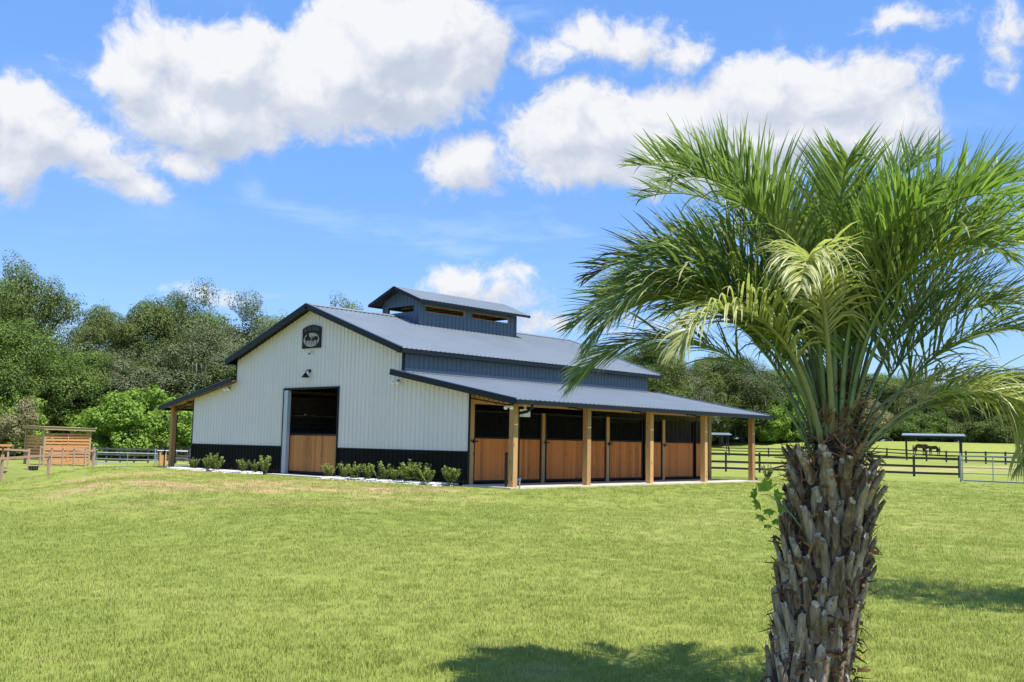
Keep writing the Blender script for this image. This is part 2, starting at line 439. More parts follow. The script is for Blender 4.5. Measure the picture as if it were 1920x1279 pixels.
def lawn_colour(n, co, cols, dcols):
    big = n.noise(co, .07, 4, .55, .4); med = n.noise(co, .55, 5, .6); fin = n.noise(co, 6, 5, .7)
    streak = n.noise(n.mapping(co, (.16, .9, 1), rot=(0, 0, -R_(46))), 1.0, 4, .6)
    v = n.math('ADD', n.math('MULTIPLY', big, .38), n.math('MULTIPLY', med, .22))
    v = n.math('ADD', v, n.math('MULTIPLY', streak, .25))
    v = n.math('ADD', v, n.math('MULTIPLY', fin, .15))
    g1 = n.ramp(v, [(.36, cols[0]), (.5, cols[1]), (.62, cols[2])])
    def patch(c, rx, ry, amt, ang):
        q = n.new('ShaderNodeMapping', vector_type='TEXTURE'); n.link(co, q.inputs[0])
        q.inputs['Location'].default_value = (c.x, c.y, 0); q.inputs['Rotation'].default_value = (0, 0, ang); q.inputs['Scale'].default_value = (rx, ry, 1)
        l = n.vec('LENGTH', n.vec('MULTIPLY', q.outputs[0], (1, 1, 0)))
        return n.math('MULTIPLY', n.mapr(l, .3, 1, 1, 0, True), amt)
    pn = n.mapr(n.noise(n.mapping(co, (.5, 1.3, 1), rot=(0, 0, -R_(46))), .9, 6, .65, .6), .38, .60, 0, 1, True)
    dry = None
    for px_, d_, rx, ry, am in ((380, 34, 7.5, 3.2, 1.0), (600, 30, 7, 2.2, 1.0), (230, 42, 6, 3.0, .8), (760, 27, 4, 1.2, .45), (480, 25, 6, 1.6, .35), (1500, 84, 45, 8, .7)):
        q = patch(at(px_, d_), rx, ry, am, R_(46)); dry = q if dry is None else n.math('MAXIMUM', dry, q)
    small = n.math('MULTIPLY', n.mapr(n.noise(co, .42, 6, .65, .6), .60, .76, 0, 1, True), .45)
    dry = n.math('MAXIMUM', n.math('MULTIPLY', dry, pn), small)
    return n.mix(dry, g1, n.ramp(fin, [(.3, dcols[0]), (.7, dcols[1])])), fin
mt, n, b = mat('grass_ground'); M['ground'] = mt
co = n.coord(); vf = n.noise(co, 45, 3, .7)
g1, fin = lawn_colour(n, co, ((.178, .212, .045), (.235, .268, .058), (.292, .310, .080)), ((.36, .25, .12), (.50, .37, .20)))
vv = n.ramp(n.math('ADD', n.math('MULTIPLY', vf, .6), n.math('MULTIPLY', fin, .4)), [(.3, (.72, .73, .68)), (.7, (1.25, 1.25, 1.2))])
g1 = n.mix(1, g1, vv, 'MULTIPLY')
n.link(g1, b.inputs['Base Color']); b.inputs['Roughness'].default_value = .9; b.inputs['Specular IOR Level'].default_value = .12
n.link(n.bump(n.math('ADD', n.math('MULTIPLY', vf, .5), fin), .9, .05), b.inputs['Normal'])

NR, NA = 230, 300
rr = np.concatenate([[0.3], np.exp(np.linspace(math.log(1.0), math.log(1500), NR - 1))])
aa = np.linspace(0, 2 * math.pi, NA, endpoint=False)
gx = O.x + rr[:, None] * np.sin(aa)[None]; gy = O.y + rr[:, None] * np.cos(aa)[None]
gz = np.concatenate([height(gx[i], gy[i]) for i in range(NR)])
gv = np.stack([gx.ravel(), gy.ravel(), gz], -1)
I = np.arange(NR - 1)[:, None] * NA; J = np.arange(NA)[None]; J2 = (J + 1) % NA
gf = np.stack([I + J, I + J2, I + NA + J2, I + NA + J], -1).reshape(-1, 4)
gf = gf[:, ::-1]
ground = obj('ground', np_mesh('ground', gv, gf, [M['ground']], smooth=True)); tag(ground, kind='structure')

# ------------------------------------------------------------------ barn
Wh, Wc, Dw, DH = 8.68, 5.30, 1.74, 3.29
YB = 14.69
RZ, RS, UE = 6.53, .347, 5.65
LZ, LS, LE = 3.78, .186, 11.06
Y0, Y1 = -.36, 15.3
HJ = 1.06
barn = empty('barn', (0, 0, 0)); tag(barn, 'large white and slate metal horse barn with cupola and open wooden stalls', 'barn')
def ztop(x):
    x = abs(x)
    return RZ - .10 - RS * x if x <= Wc else LZ - .10 - LS * (x - Wc)
# front & back walls
for (yy, nrm, hasdoor, nm) in ((0.0, (0, -1, 0), True, 'front'), (YB, (0, 1, 0), False, 'back')):
    mw = MB()
    segs = [(-Wh, -Wc), (-Wc, -Dw if hasdoor else 0), (Dw if hasdoor else 0, Wc), (Wc, Wh)]
    for (a, b_) in segs:
        fz = (lambda q, a=a, b_=b_: (RZ - .10 - RS * abs(q)) if max(abs(a), abs(b_)) <= Wc + .01 else (LZ - .10 - LS * (abs(q) - Wc)))
        mw.ribbed((0, yy, 0), (1, 0, 0), (0, 0, 1), nrm, b_, HJ, fz, s0=a)
    if hasdoor:
        mw.ribbed((0, yy, 0), (1, 0, 0), (0, 0, 1), nrm, 0, DH, lambda q: RZ - .10 - RS * abs(q), s0=-Dw)
        mw.ribbed((0, yy, 0), (1, 0, 0), (0, 0, 1), nrm, Dw, DH, lambda q: RZ - .10 - RS * abs(q), s0=0)
    mw.build('wall', M['white'], barn)
    for (a, b_) in ((-Wh, -Dw), (Dw, Wh)) if hasdoor else ((-Wh, Wh),):
        ml = MB(); ml.ribbed((0, yy, 0), (1, 0, 0), (0, 0, 1), nrm, b_, -.04, HJ, s0=a); ml.build('wainscot', M['black'], barn, label='black lower wall sheeting')
    # flat drip strip where the two sheets meet
    s = -1 if yy == 0 else 1
    for (a, b_) in ((-Wh, -Dw), (Dw, Wh)) if hasdoor else ((-Wh, Wh),):
        t = MB(); t.box((a, min(yy + s*.022, yy + s*.034), HJ - .02), (b_, max(yy + s*.022, yy + s*.034), HJ + .012))
        t.build('drip_trim', M['trim'], barn)
# door surround and half door
fr = MB()
fr.box((-Dw - .05, -.05, -.03), (-Dw, .30, DH + .06)); fr.box((Dw, -.05, -.03), (Dw + .05, .30, DH + .06)); fr.box((-Dw, -.05, DH), (Dw, .30, DH + .06))
fr.build('door_frame', M['trim'], barn)
jb = MB(); jb.box((-Dw + .002, -.035, .0), (-Dw + .26, .12, DH - .03)); jb.build('door_jamb', M['frame_white'], barn, label='pale grey sliding door edge')
dd = MB(); dd.box((-1.46, .14, .13), (Dw - .02, .19, 1.50)); door = dd.build('half_door', M['door'], barn)
df = MB()
df.box((-1.48, .12, .05), (Dw - .01, .21, .128)); df.box((-1.48, .12, 1.502), (Dw - .01, .21, 1.57)); df.box((-1.48, .12, .128), (-1.462, .21, 1.502))
df.build('frame', M['iron'], door)
# side upper walls
for s in (-1, 1):
    u = MB(); u.ribbed((s * Wc, 0, 0), (0, 1, 0), (0, 0, 1), (s, 0, 0), YB, 3.5, RZ - .12 - RS * Wc, s0=0)
    u.build('side_wall', M['slate'], barn, label='slate blue clerestory wall above the lean-to')
    fl = MB()
    p0 = Vector((s * (Wc + .005), 0, LZ + .12))
    # flashing folded over the lean-to ribs
    fl.add([(s*(Wc+.024), .0, LZ+.13), (s*(Wc+.024), YB, LZ+.13), (s*(Wc+.05), YB, LZ+.035), (s*(Wc+.05), 0, LZ+.035), (s*(Wc+.30), YB, LZ+.035-LS*.3), (s*(Wc+.30), 0, LZ+.035-LS*.3)],
           [(0,1,2,3) if s < 0 else (3,2,1,0), (3,2,4,5) if s < 0 else (5,4,2,3)])
    fl.build('flashing', M['roof'], barn)
    cm = MB(); cm.box((min(s*(Wc-.0), s*(Wc+.045)), -.026, LZ - .1), (max(s*(Wc), s*(Wc+.045)), .09, RZ - .14 - RS*Wc)); cm.build('corner_trim', M['trim'], barn)
    cm = MB(); cm.box((min(s*Wh, s*(Wh+.03)), -.026, -.03), (max(s*Wh, s*(Wh+.03)), .05, ztop(Wh))); cm.build('corner_trim', M['trim'], barn)
# main roof
nm_ = math.hypot(1, RS)
def slope_roof(s, xa, xb, z0, k, ya, yb, th, mtop, munder, name, over=0.0):
    """one slope from x=xa (height z0) to xb, falling k per metre; s=+1 right, -1 left"""
    ln = math.hypot(xb - xa, (xb - xa) * k); c = 1 / math.hypot(1, k)
    B = Vector((s * c, 0, -k * c)); N = Vector((s * k * c, 0, c))
    r = MB(); r.ribbed((s * xa, 0, z0), (0, 1, 0), B, N, yb, 0, ln, s0=ya, h=.026)
    o = r.build(name, mtop, barn)
    q = MB(); P = Vector((s * xa, 0, z0)); pts = []
    for yy in (ya + .02, yb - .02):
        for t, d in ((0, -.012), (ln - .02, -.012), (ln - .02, -th), (0, -th)):
            pts.append(P + B * t + N * d + Vector((0, yy, 0)))
    q.add(pts, [(0,1,2,3),(7,6,5,4),(0,4,5,1),(1,5,6,2),(2,6,7,3),(3,7,4,0)])
    q.build('roof_deck', munder, o)
    return o, B, N, ln
for s in (1, -1):
    o, B, N, ln = slope_roof(s, 0, UE, RZ, RS, Y0, Y1, .06, M['roof'], M['trim'], 'roof')
    # rake boards front & back, eave fascia
    for yy in (Y0 - .02, Y1 + .02):
        t = MB(); t.beam(Vector((0, yy, RZ)) + N * .035 - N*.11, Vector((s * UE, yy, RZ - RS * UE)) - N * .075, .045, .22, up=N)
        t.build('rake_trim', M['trim'], barn)
        t = MB(); t.beam(Vector((0, yy + (.03 if yy < 0 else -.03), RZ)) + N * .04, Vector((s * UE, yy + (.03 if yy < 0 else -.03), RZ - RS * UE)) + N * .04, .13, .02, up=N)
        t.build('rake_cap', M['slate'], barn)
    t = MB(); zz = RZ - RS * UE
    t.box((min(s*(UE-.03), s*(UE+.07)), Y0, zz - .17), (max(s*(UE-.03), s*(UE+.07)), Y1, zz - .025)); t.build('eave_trim', M['trim'], barn)
    t = MB(); t.box((min(s*Wc*1.005, s*(UE-.035)), Y0+.03, zz - .15), (max(s*Wc*1.005, s*(UE-.035)), Y1-.03, zz - .13)); t.build('soffit', M['trim'], barn)
    # lean-to roof
    o, B, N, ln = slope_roof(s, Wc - .0, LE, LZ, LS, Y0, Y1 + .2, .05, M['roof'], M['ply'], 'lean_to_roof')
    for yy in (Y0 - .02, Y1 + .22):
        t = MB(); xa = Wc - .18; za = LZ + LS * .18
        t.beam(Vector((s * xa, yy, za)) - N * .07, Vector((s * LE, yy, LZ - LS * (LE - Wc))) - N * .07, .045, .19, up=N)
        t.build('rake_trim', M['trim'], barn)
        t = MB(); t.beam(Vector((s * xa, yy + (.04 if yy < 0 else -.04), za)) + N * .04, Vector((s * LE, yy + (.04 if yy < 0 else -.04), LZ - LS * (LE - Wc))) + N * .04, .13, .02, up=N)
        t.build('rake_cap', M['slate'], barn)
    ze = LZ - LS * (LE - Wc)
    g = MB()     # gutter: a real U channel
    for (x0, x1, z0, z1) in ((LE, LE + .015, ze - .15, ze - .02), (LE + .015, LE + .115, ze - .15, ze - .137), (LE + .115, LE + .13, ze - .15, ze - .03)):
        g.box((min(s*x0, s*x1), Y0 - .04, z0), (max(s*x0, s*x1), Y1 + .24, z1))
    for yy in (Y0 - .05, Y1 + .245): g.box((min(s*LE, s*(LE+.13)), yy, ze - .15), (max(s*LE, s*(LE+.13)), yy + .01, ze - .03))
    gut = g.build('gutter', M['trim'], barn)
    # downspouts at first and last post
    for yp in (.09 + .16, .09 + 3.66 * 4 + .16):
        d = MB(); X = s * (10.59 + .02); d.tube([(s*(LE+.06), yp + .1, ze - .14), (s*(LE+.06), yp + .1, ze - .24), (s*(LE-.1), yp + .05, ze - .36), (X, yp + .02, ze - .42), (X, yp, ze - .6), (X, yp, .18), (s*(10.75), yp, .05)], .048, 8)
        d.build('downspout', M['trim'], gut)
    # purlins and eave beam
    for k in range(5):
        x = Wc + .7 + k * 1.15; z = LZ - LS * (x - Wc) - .10
        t = MB(); t.box((min(s*(x-.02), s*(x+.02)), .05, z - .05), (max(s*(x-.02), s*(x+.02)), Y1 - .1, z + .045)); t.build('purlin', M['beam'], barn)
    t = MB(); t.box((s*10.59 - .04, -.1, ze - .12 + LS*.4), (s*10.59 + .04, Y1 - .3, ze + .03)); t.build('eave_beam', M['beam'], barn)
    # open web steel trusses between wall and posts
    for k in range(5):
        yp = .09 + 3.66 * k + .0
        t = MB(); xa, xb = Wh + .02, 10.48
        top = lambda x: LZ - LS * (x - Wc) - .16
        bot = lambda x: LZ - LS * (x - Wc) - .36
        t.beam((s*xa, yp, top(xa)), (s*xb, yp, top(xb)), .04, .04); t.beam((s*xa, yp, bot(xa)), (s*xb, yp, bot(xb) + .08), .04, .04)
        nseg = 8
        for j in range(nseg):
            x0 = xa + (xb - xa) * j / nseg; x1 = xa + (xb - xa) * (j + 1) / nseg
            z0, z1 = (top(x0), bot(x1)) if j % 2 == 0 else (bot(x0), top(x1))
            t.tube([(s*x0, yp, z0), (s*x1, yp, z1)], .011, 5)
        t.build('truss', M['iron'], barn)
    # timber posts
    for k in range(5):
        yp = .09 + 3.66 * k
        t = MB(); t.box((s*10.59 - .1, yp - .1, -.02), (s*10.59 + .1, yp + .1, ze - .02 + LS*.35)); t.build('post', M['post'], barn)
    for yp in (.13, YB - .13):
        t = MB(); t.box((min(s*(Wh-.12), s*(Wh+.012)), yp - .12, -.02), (max(s*(Wh-.12), s*(Wh+.012)), yp + .12, 2.95)); t.build('corner_post', M['post'], barn)
    t = MB(); t.box((min(s*(Wh-.1), s*(Wh-.02)), .25, 2.62), (max(s*(Wh-.1), s*(Wh-.02)), YB - .25, 2.98)); t.build('header', M['beam'], barn)
    # stall fronts
    xs = (min(s*(Wh-.07), s*(Wh-.02)), max(s*(Wh-.07), s*(Wh-.02)))
    xf = (min(s*(Wh-.10), s*(Wh+.0)), max(s*(Wh-.10), s*(Wh+.0)))
    xg = s * (Wh - .05)
    def stall(a, b_, name, latch=False):
        p = MB(); p.box((xs[0], a + .05, .13), (xs[1], b_ - .05, 1.49)); p = p.build(name, M['stall'], barn)
        f = MB()
        f.box((xf[0], a, .04), (xf[1], a + .05, 2.42)); f.box((xf[0], b_ - .05, .04), (xf[1], b_, 2.42))
        f.box((xf[0], a + .05, .06), (xf[1], b_ - .05, .128)); f.box((xf[0], a + .05, 1.492), (xf[1], b_ - .05, 1.55)); f.box((xf[0], a + .05, 2.36), (xf[1], b_ - .05, 2.42))
        f.build('frame', M['iron'], p)
        g_ = MB(); nb = int((b_ - a - .1) / .085)
        for j in range(1, nb): g_.tube([(xg, a + .05 + (b_ - a - .1) * j / nb, 1.55), (xg, a + .05 + (b_ - a - .1) * j / nb, 2.36)], .011, 5, False)
        g_.build('grille', M['iron'], p)
        if latch:
            l = MB(); l.box((s*(Wh+.03) - .012, a - .14, 1.38), (s*(Wh+.03) + .012, a + .16, 1.42)); l.box((s*(Wh+.045) - .015, a - .08, 1.33), (s*(Wh+.045) + .015, a - .04, 1.46)); l.build('latch', M['iron'], p)
    for k in range(4):
        a = .26 if k == 0 else 3.66 * k + .17
        mid = 2.28 + 3.68 * k
        end = 3.58 + 3.7 * k if k < 3 else YB - .26
        stall(a, mid, 'stall_door', True); stall(mid + .14, end, 'stall_panel')
        if k < 3:
            t = MB(); t.box((min(s*(Wh-.1), s*(Wh+.02)), end + .03, 0), (max(s*(Wh-.1), s*(Wh+.02)), end + .19, 2.42)); t.build('stall_post', M['post'], barn)
    # inside: partitions, slatted aisle walls
    for k in range(1, 4):
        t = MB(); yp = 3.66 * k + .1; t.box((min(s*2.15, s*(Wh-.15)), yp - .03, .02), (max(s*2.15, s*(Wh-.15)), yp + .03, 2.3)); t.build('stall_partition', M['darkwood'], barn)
    t = MB(); t.box((s*2.1 - .03, .35, .02), (s*2.1 + .03, YB - .1, 1.5))
    for j in range(4): t.box((s*2.1 - .02, .35, 1.58 + j * .20), (s*2.1 + .02, YB - .1, 1.70 + j * .20))
    t.box((s*2.1 - .03, .35, 2.38), (s*2.1 + .03, YB - .1, 3.0))
    for k in range(110): t.box((s*2.1 - .012, .40 + k * .13, 1.5), (s*2.1 + .012, .435 + k * .13, 2.38))
    for k in range(5): t.box((s*2.1 - .07, .35 + k * 3.52, .02), (s*2.1 + .07, .47 + k * 3.52, 3.4))
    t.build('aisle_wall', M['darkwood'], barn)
# ridge cap
t = MB()
for s in (1, -1):
    t.add([(0, Y0 - .03, RZ + .06), (0, Y1 + .03, RZ + .06), (s*.2, Y1 + .03, RZ + .04 - RS*.2), (s*.2, Y0 - .03, RZ + .04 - RS*.2)], [(0,1,2,3) if s < 0 else (3,2,1,0)])
t.build('ridge_cap', M['roof'], barn)
# inner end walls (dark) so that the interior is closed
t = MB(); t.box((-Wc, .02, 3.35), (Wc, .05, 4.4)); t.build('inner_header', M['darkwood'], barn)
# slab
t = MB()
t.add([(-10.85, .0, 0), (10.85, .0, 0), (10.85, 15.0, 0), (-10.85, 15.0, 0), (-10.85, .0, -.25), (10.85, .0, -.25), (10.85, 15.0, -.25), (-10.85, 15.0, -.25)],
      [(0,1,2,3),(4,5,1,0),(5,6,2,1),(6,7,3,2),(7,4,0,3)])
t.box((Wh + .05, -.28, -.25), (10.85, -.002, -.001)); t.box((-10.85, -.28, -.25), (-Wh - .05, -.002, -.001))
t.box((-1.85, -.70, -.25), (1.95, -.002, -.004))
t.build('slab', M['concrete'], barn)
t = MB(); t.add([(-Wh+.2, .22, .006), (Wh-.2, .22, .006), (Wh-.2, YB-.2, .006), (-Wh+.2, YB-.2, .006)], [(0,1,2,3)]); t.build('floor', M['dirt'], barn)

# cupola
CXW, CY0, CY1 = 1.14, 4.41, 10.27
def roofz(x): return RZ - RS * abs(x)
cm = MB()
ZT, ZO1, ZO0 = 7.10, 6.975, 6.72
for s in (1, -1):
    N = (s, 0, 0)
    cm.ribbed((s*CXW, 0, 0), (0,1,0), (0,0,1), N, CY1, roofz(CXW) - .02, ZO0, s0=CY0)
    cm.ribbed((s*CXW, 0, 0), (0,1,0), (0,0,1), N, CY1, ZO1, ZT + .02, s0=CY0)
    for a, b_ in ((CY0, CY0+.34), (7.02, 7.49), (CY1-.46, CY1)): cm.ribbed((s*CXW, 0, 0), (0,1,0), (0,0,1), N, b_, ZO0, ZO1, s0=a)
for yy, ny in ((CY0, -1), (CY1, 1)):
    N = (0, ny, 0); gb = lambda q: 7.74 - .4 * abs(q)
    for a, b_ in ((-CXW, 0), (0, CXW)):
        cm.ribbed((0, yy, 0), (1,0,0), (0,0,1), N, b_, lambda q: roofz(q) - .02, lambda q: max(ZO0, roofz(q) - .01), s0=a)
        cm.ribbed((0, yy, 0), (1,0,0), (0,0,1), N, b_, ZO1, gb, s0=a)
    for a, b_ in ((-CXW, -.85), (.80, CXW)): cm.ribbed((0, yy, 0), (1,0,0), (0,0,1), N, b_, ZO0, ZO1, s0=a)
cup = cm.build('cupola', M['slate'], barn)
for s in (1, -1):
    c = 1 / math.hypot(1, .4); ln = 1.62 / c; B = Vector((s*c, 0, -.4*c)); N = Vector((s*.4*c, 0, c))
    r = MB(); r.ribbed((0, 0, 7.78), (0,1,0), B, N, 10.68, 0, ln, s0=3.98)
    r.build('cupola_roof', M['roof'], cup)
    q = MB(); P = Vector((0, 0, 7.78)); pts = []
    for yy in (4.0, 10.66):
        for t_, d in ((0, -.012), (ln - .02, -.012), (ln - .02, -.06), (0, -.06)): pts.append(P + B * t_ + N * d + Vector((0, yy, 0)))
    q.add(pts, [(0,1,2,3),(7,6,5,4),(0,4,5,1),(1,5,6,2),(2,6,7,3),(3,7,4,0)]); q.build('cupola_deck', M['darkwood'], cup)
    q = MB()
    for yy in (3.965, 10.695): q.beam(Vector((0, yy, 7.78)) - N*.05, Vector((s*1.62, yy, 7.78 - .4*1.62)) - N*.05, .035, .13, up=N)
    ze2 = 7.78 - .4*1.62
    q.box((min(s*1.60, s*1.65), 3.95, ze2 - .10), (max(s*1.60, s*1.65), 10.71, ze2 + .0))
    q.build('cupola_trim', M['trim'], cup)
    q = MB()
    for a, b_ in ((CY0+.34, 7.02), (7.49, CY1-.46)):
        q.box((s*CXW - .04, a, ZO1 - .03), (s*CXW - .0, b_, ZO1)); q.box((s*CXW - .04, a, ZO0), (s*CXW - .0, b_, ZO0 + .025))
        q.box((s*CXW - .04, b_ - .04, ZO0), (s*CXW + .001, b_, ZO1))
    q.build('vent_frame', M['stall'], cup)
    q = MB(); q.beam((s*CXW*1.0, CY0 - .002, roofz(CXW)), (s*CXW, CY0 - .002, ZT), .07, .07); q.beam((s*CXW, CY1, roofz(CXW)), (s*CXW, CY1, ZT), .07, .07); q.build('corner_trim', M['slate'], cup)
q = MB()
for j in range(8): q.box((-CXW + .05, 4.6 + j * .72, 7.03), (CXW - .05, 4.66 + j * .72, 7.10))
q.build('joist', M['beam'], cup)

# things fixed to the wall: sign, lamps, camera
sg = MB(); X0, X1, Z0, Z1 = -.61, .59, 4.86, 5.64
top = [(X0 + (X1 - X0) * i / 12, Z1 + .12 * math.sin(math.pi * i / 12)) for i in range(13)]
out2 = [(X0, Z0), (X1, Z0)] + top[::-1]
vs = [(x, -.075, z) for x, z in out2] + [(x, -.03, z) for x, z in out2]; k = len(out2)
sg.add(vs, [tuple(range(k)), tuple(range(k, 2*k))[::-1]] + [(i, i + k, (i+1) % k + k, (i+1) % k) for i in range(k)])
sign = sg.build('sign', M['iron'], barn, label='black farm sign with pale oval and dark animal silhouettes')
ov = MB(); n_ = 40; cz_ = 5.18
ring = [(-.01 + .50 * math.cos(2*math.pi*i/n_), -.079, cz_ + .27 * math.sin(2*math.pi*i/n_)) for i in range(n_)]
ov.add(ring, [tuple(range(n_))[::-1]][0:1]); ovm = plain('sign_oval_paint', (.34, .33, .33), .6)
ov.f[-1] = tuple(reversed(ov.f[-1])); ov.build('sign_oval', ovm, sign)
si = MB()   # two grazing animals and a bare tree
def animal(cx, cz, sc_, flip):
    P = [(-.17,.02),(-.16,.09),(-.10,.13),(0,.13),(.08,.11),(.13,.08),(.17,.02),(.16,-.03),(.12,-.02),(.09,.02),(.08,-.14),(.05,-.14),(.045,-.01),(-.07,-.01),(-.08,-.14),(-.11,-.14),(-.12,.0)]
    P = [(cx + (-1 if flip else 1) * a * sc_, -.083, cz + b_ * sc_) for a, b_ in P]
    si.add(P, [tuple(range(len(P)))])
animal(-.22, 5.17, 1.25, False); animal(.24, 5.16, 1.15, True)
si.add([(.02,-.083,4.97),(.06,-.083,4.97),(.055,-.083,5.2),(.10,-.083,5.38),(.04,-.083,5.27),(.0,-.083,5.4),(.015,-.083,5.2)], [(0,1,2,3,4,5,6)])
si.add([(-.3,-.083,5.30),(-.18,-.083,5.26),(-.14,-.083,5.40),(-.22,-.083,5.43),(-.30,-.083,5.40)], [(0,1,2,3,4)])
si.build('sign_silhouettes', M['iron'], sign)
lm = MB()
for i_, (gx_, hgt) in enumerate([(-.47,.13),(-.42,.15),(-.37,.14),(-.24,.17),(-.19,.13),(-.13,.17),(-.08,.15),(.06,.17),(.11,.13),(.17,.16),(.22,.12),(.28,.15),(.33,.13),(.38,.15),(.44,.12)]):
    zc_ = 5.555 + .085 * math.cos(gx_ * 3.0); lm.box((gx_ - .014, -.082, zc_ - hgt * .5), (gx_ + .014, -.0755, zc_ + hgt * .42))
lo_ = lm.build('sign_lettering', plain('dim_lettering', (.07, .075, .075), .6), sign); lo_['kind'] = 'stuff'
bl = MB(); bl.tube([(-.1, -.02, 3.98), (-.1, -.12, 4.02), (-.1, -.20, 3.97), (-.1, -.22, 3.88)], .018, 6); bl.tube([(-.1, -.22, 3.88), (-.1, -.22, 3.80), (-.1, -.22, 3.72)], [.04, .10, .16], 14, False); bl.tube([(-.1, -.02, 3.98), (-.1, -.045, 3.98)], .07, 10)
bl.tube([(-.1,-.22,3.88),(-.1,-.22,3.885)], .04, 10); bl.tube([(-.1,-.22,3.722),(-.1,-.22,3.73)], .155, 14)
bl.build('barn_lamp', M['iron'], barn)
cmn = MB(); cmn.tube([(.07, -.02, 4.70), (.07, -.09, 4.68)], .045, 8); cmn.tube([(.07, -.09, 4.69), (.12, -.24, 4.62)], [.05, .05], 8); cm_ = cmn.build('security_camera', M['whitep'], barn)
c2 = MB(); c2.tube([(.122, -.243, 4.619), (.124, -.25, 4.616)], .042, 8); c2.build('lens', M['iron'], cm_)
def flood(p, d, parent):
    h = MB(); x, y, z = p
    h.tube([(x, y, z), (x + d[0]*.03, y + d[1]*.03, z)], .055, 10)
    o = h.build('floodlight', M['trim'], parent)
    for a in (-1, 1):
        e = MB(); sx, sy = d[1], -d[0]
        q0 = Vector((x + d[0]*.05 + sx*a*.06, y + d[1]*.05 + sy*a*.06, z - .01)); q1 = q0 + Vector((d[0]*.10 + sx*a*.07, d[1]*.10 + sy*a*.07, -.07)); q2 = q1 + Vector((d[0]*.03 + sx*a*.02, d[1]*.03 + sy*a*.02, -.025))
        e.tube([q0, (q0+q1)/2, q1, q2], [.025, .055, .07, .03], 10); e.build('lamp_head', M['glass'], o)
flood((5.15, -.03, 3.44), (0, -1), barn); flood((-5.80, -.03, 3.45), (0, -1), barn)
flood((10.59, -.02, 2.53), (0, -1), barn); 
bxm = MB(); bxm.box((10.35, .62, 2.20), (10.55, .90, 2.44)); bxm.box((10.43, .72, 2.44), (10.47, .80, 2.66)); bxm.build('speaker_box', M['whitep'], barn, label='small pale speaker box under the lean-to eave')
pp = MB(); pp.tube([(10.42, -.03, -.02), (10.42, -.03, 1.0)], .045, 8); pp.tube([(10.42,-.03,1.0),(10.42,-.03,1.07)], .05, 8); pp.build('conduit', M['iron'], barn)
vv_ = empty('yard_tap', (10.86, .12, -.05)); tag(vv_, 'small blue yard tap at the foot of the barn corner post', 'tap')
q = MB(); q.tube([(0,0,-.05),(0,0,.26)], .022, 8); q.build('pipe', M['galv'], vv_)
q = MB(); q.tube([(0,0,.26),(0,0,.34)], .04, 8); q.tube([(0,0,.30),(.0,-.10,.27)], .018, 6); q.build('valve', M['blue'], vv_)
hy = empty('yard_hydrant', (-10.85, -.12, -.05)); tag(hy, 'black yard hydrant standing beside the left lean-to post', 'hydrant')
q = MB(); q.tube([(0,0,-.1),(0,0,.62)], .03, 8); q.build('pipe', M['iron'], hy)
q = MB(); q.tube([(0,0,.60),(0,0,.76)], [.06,.05], 8); q.tube([(0,0,.70),(-.12,-.04,.64)], .025, 6); q.beam((0,0,.76),(.14,0,.86),.03,.02); q.build('head', M['iron'], hy)

# ------------------------------------------------------------------ pebble beds
rng = np.random.default_rng(4)
M['pebble'] = plain('white_pebbles', (.52, .51, .48), .75, 0, .4, 12, .5, 60)
def bed(xa, xb, name, label):
    bmv = []; bmf = []
    nx, ny = 90, 9
    for i in range(nx + 1):
        x = xa + (xb - xa) * i / nx
        yo = -.98 + .10 * math.sin(x * 1.9) + .06 * math.sin(x * 5.1)
        for j in range(ny + 1):
            t = j / ny; y = yo * (1 - t) + -.04 * t
            z = -.05 + .065 * math.sin(math.pi * min(1, t * 1.9 + .02) / 2) * (1 if 0 < i < nx else 0) + rng.normal(0, .006)
            bmv.append((x, y, z))
    for i in range(nx):
        for j in range(ny):
            a = i * (ny + 1) + j; bmf.append((a, a + ny + 1, a + ny + 2, a + 1))
    base = np.array([(1,0,0),(0,1,0),(-1,0,0),(0,-1,0),(0,0,.8),(0,0,-.8)], float)
    fs = [(0,1,4),(1,2,4),(2,3,4),(3,0,4)]
    mb = MB(); mb.add(bmv, bmf)
    for _ in range(int((xb - xa) * 260)):
        x = rng.uniform(xa + .03, xb - .03); yo = -1.03 + .10 * math.sin(x * 1.9) + .06 * math.sin(x * 5.1); y = rng.uniform(yo, -.05)
        s = rng.uniform(.018, .04); th = rng.uniform(0, 3)
        P = base * np.array([s * rng.uniform(.8, 1.5), s, s * rng.uniform(.6, 1)])
        c, s_ = math.cos(th), math.sin(th)
        P = np.stack([P[:,0]*c - P[:,1]*s_ + x, P[:,0]*s_ + P[:,1]*c + y, P[:,2] + .012 + rng.uniform(0, .01)], -1)
        mb.add(P.tolist(), fs)
    o = mb.build(name, M['pebble']); tag(o, label, 'pebbles', kind='stuff')
bed(-9.1, -2.6, 'pebble_bed', 'white pebble bed along the black wall left of the aisle door')
bed(2.0, 8.35, 'pebble_bed', 'white pebble bed along the black wall right of the aisle door')

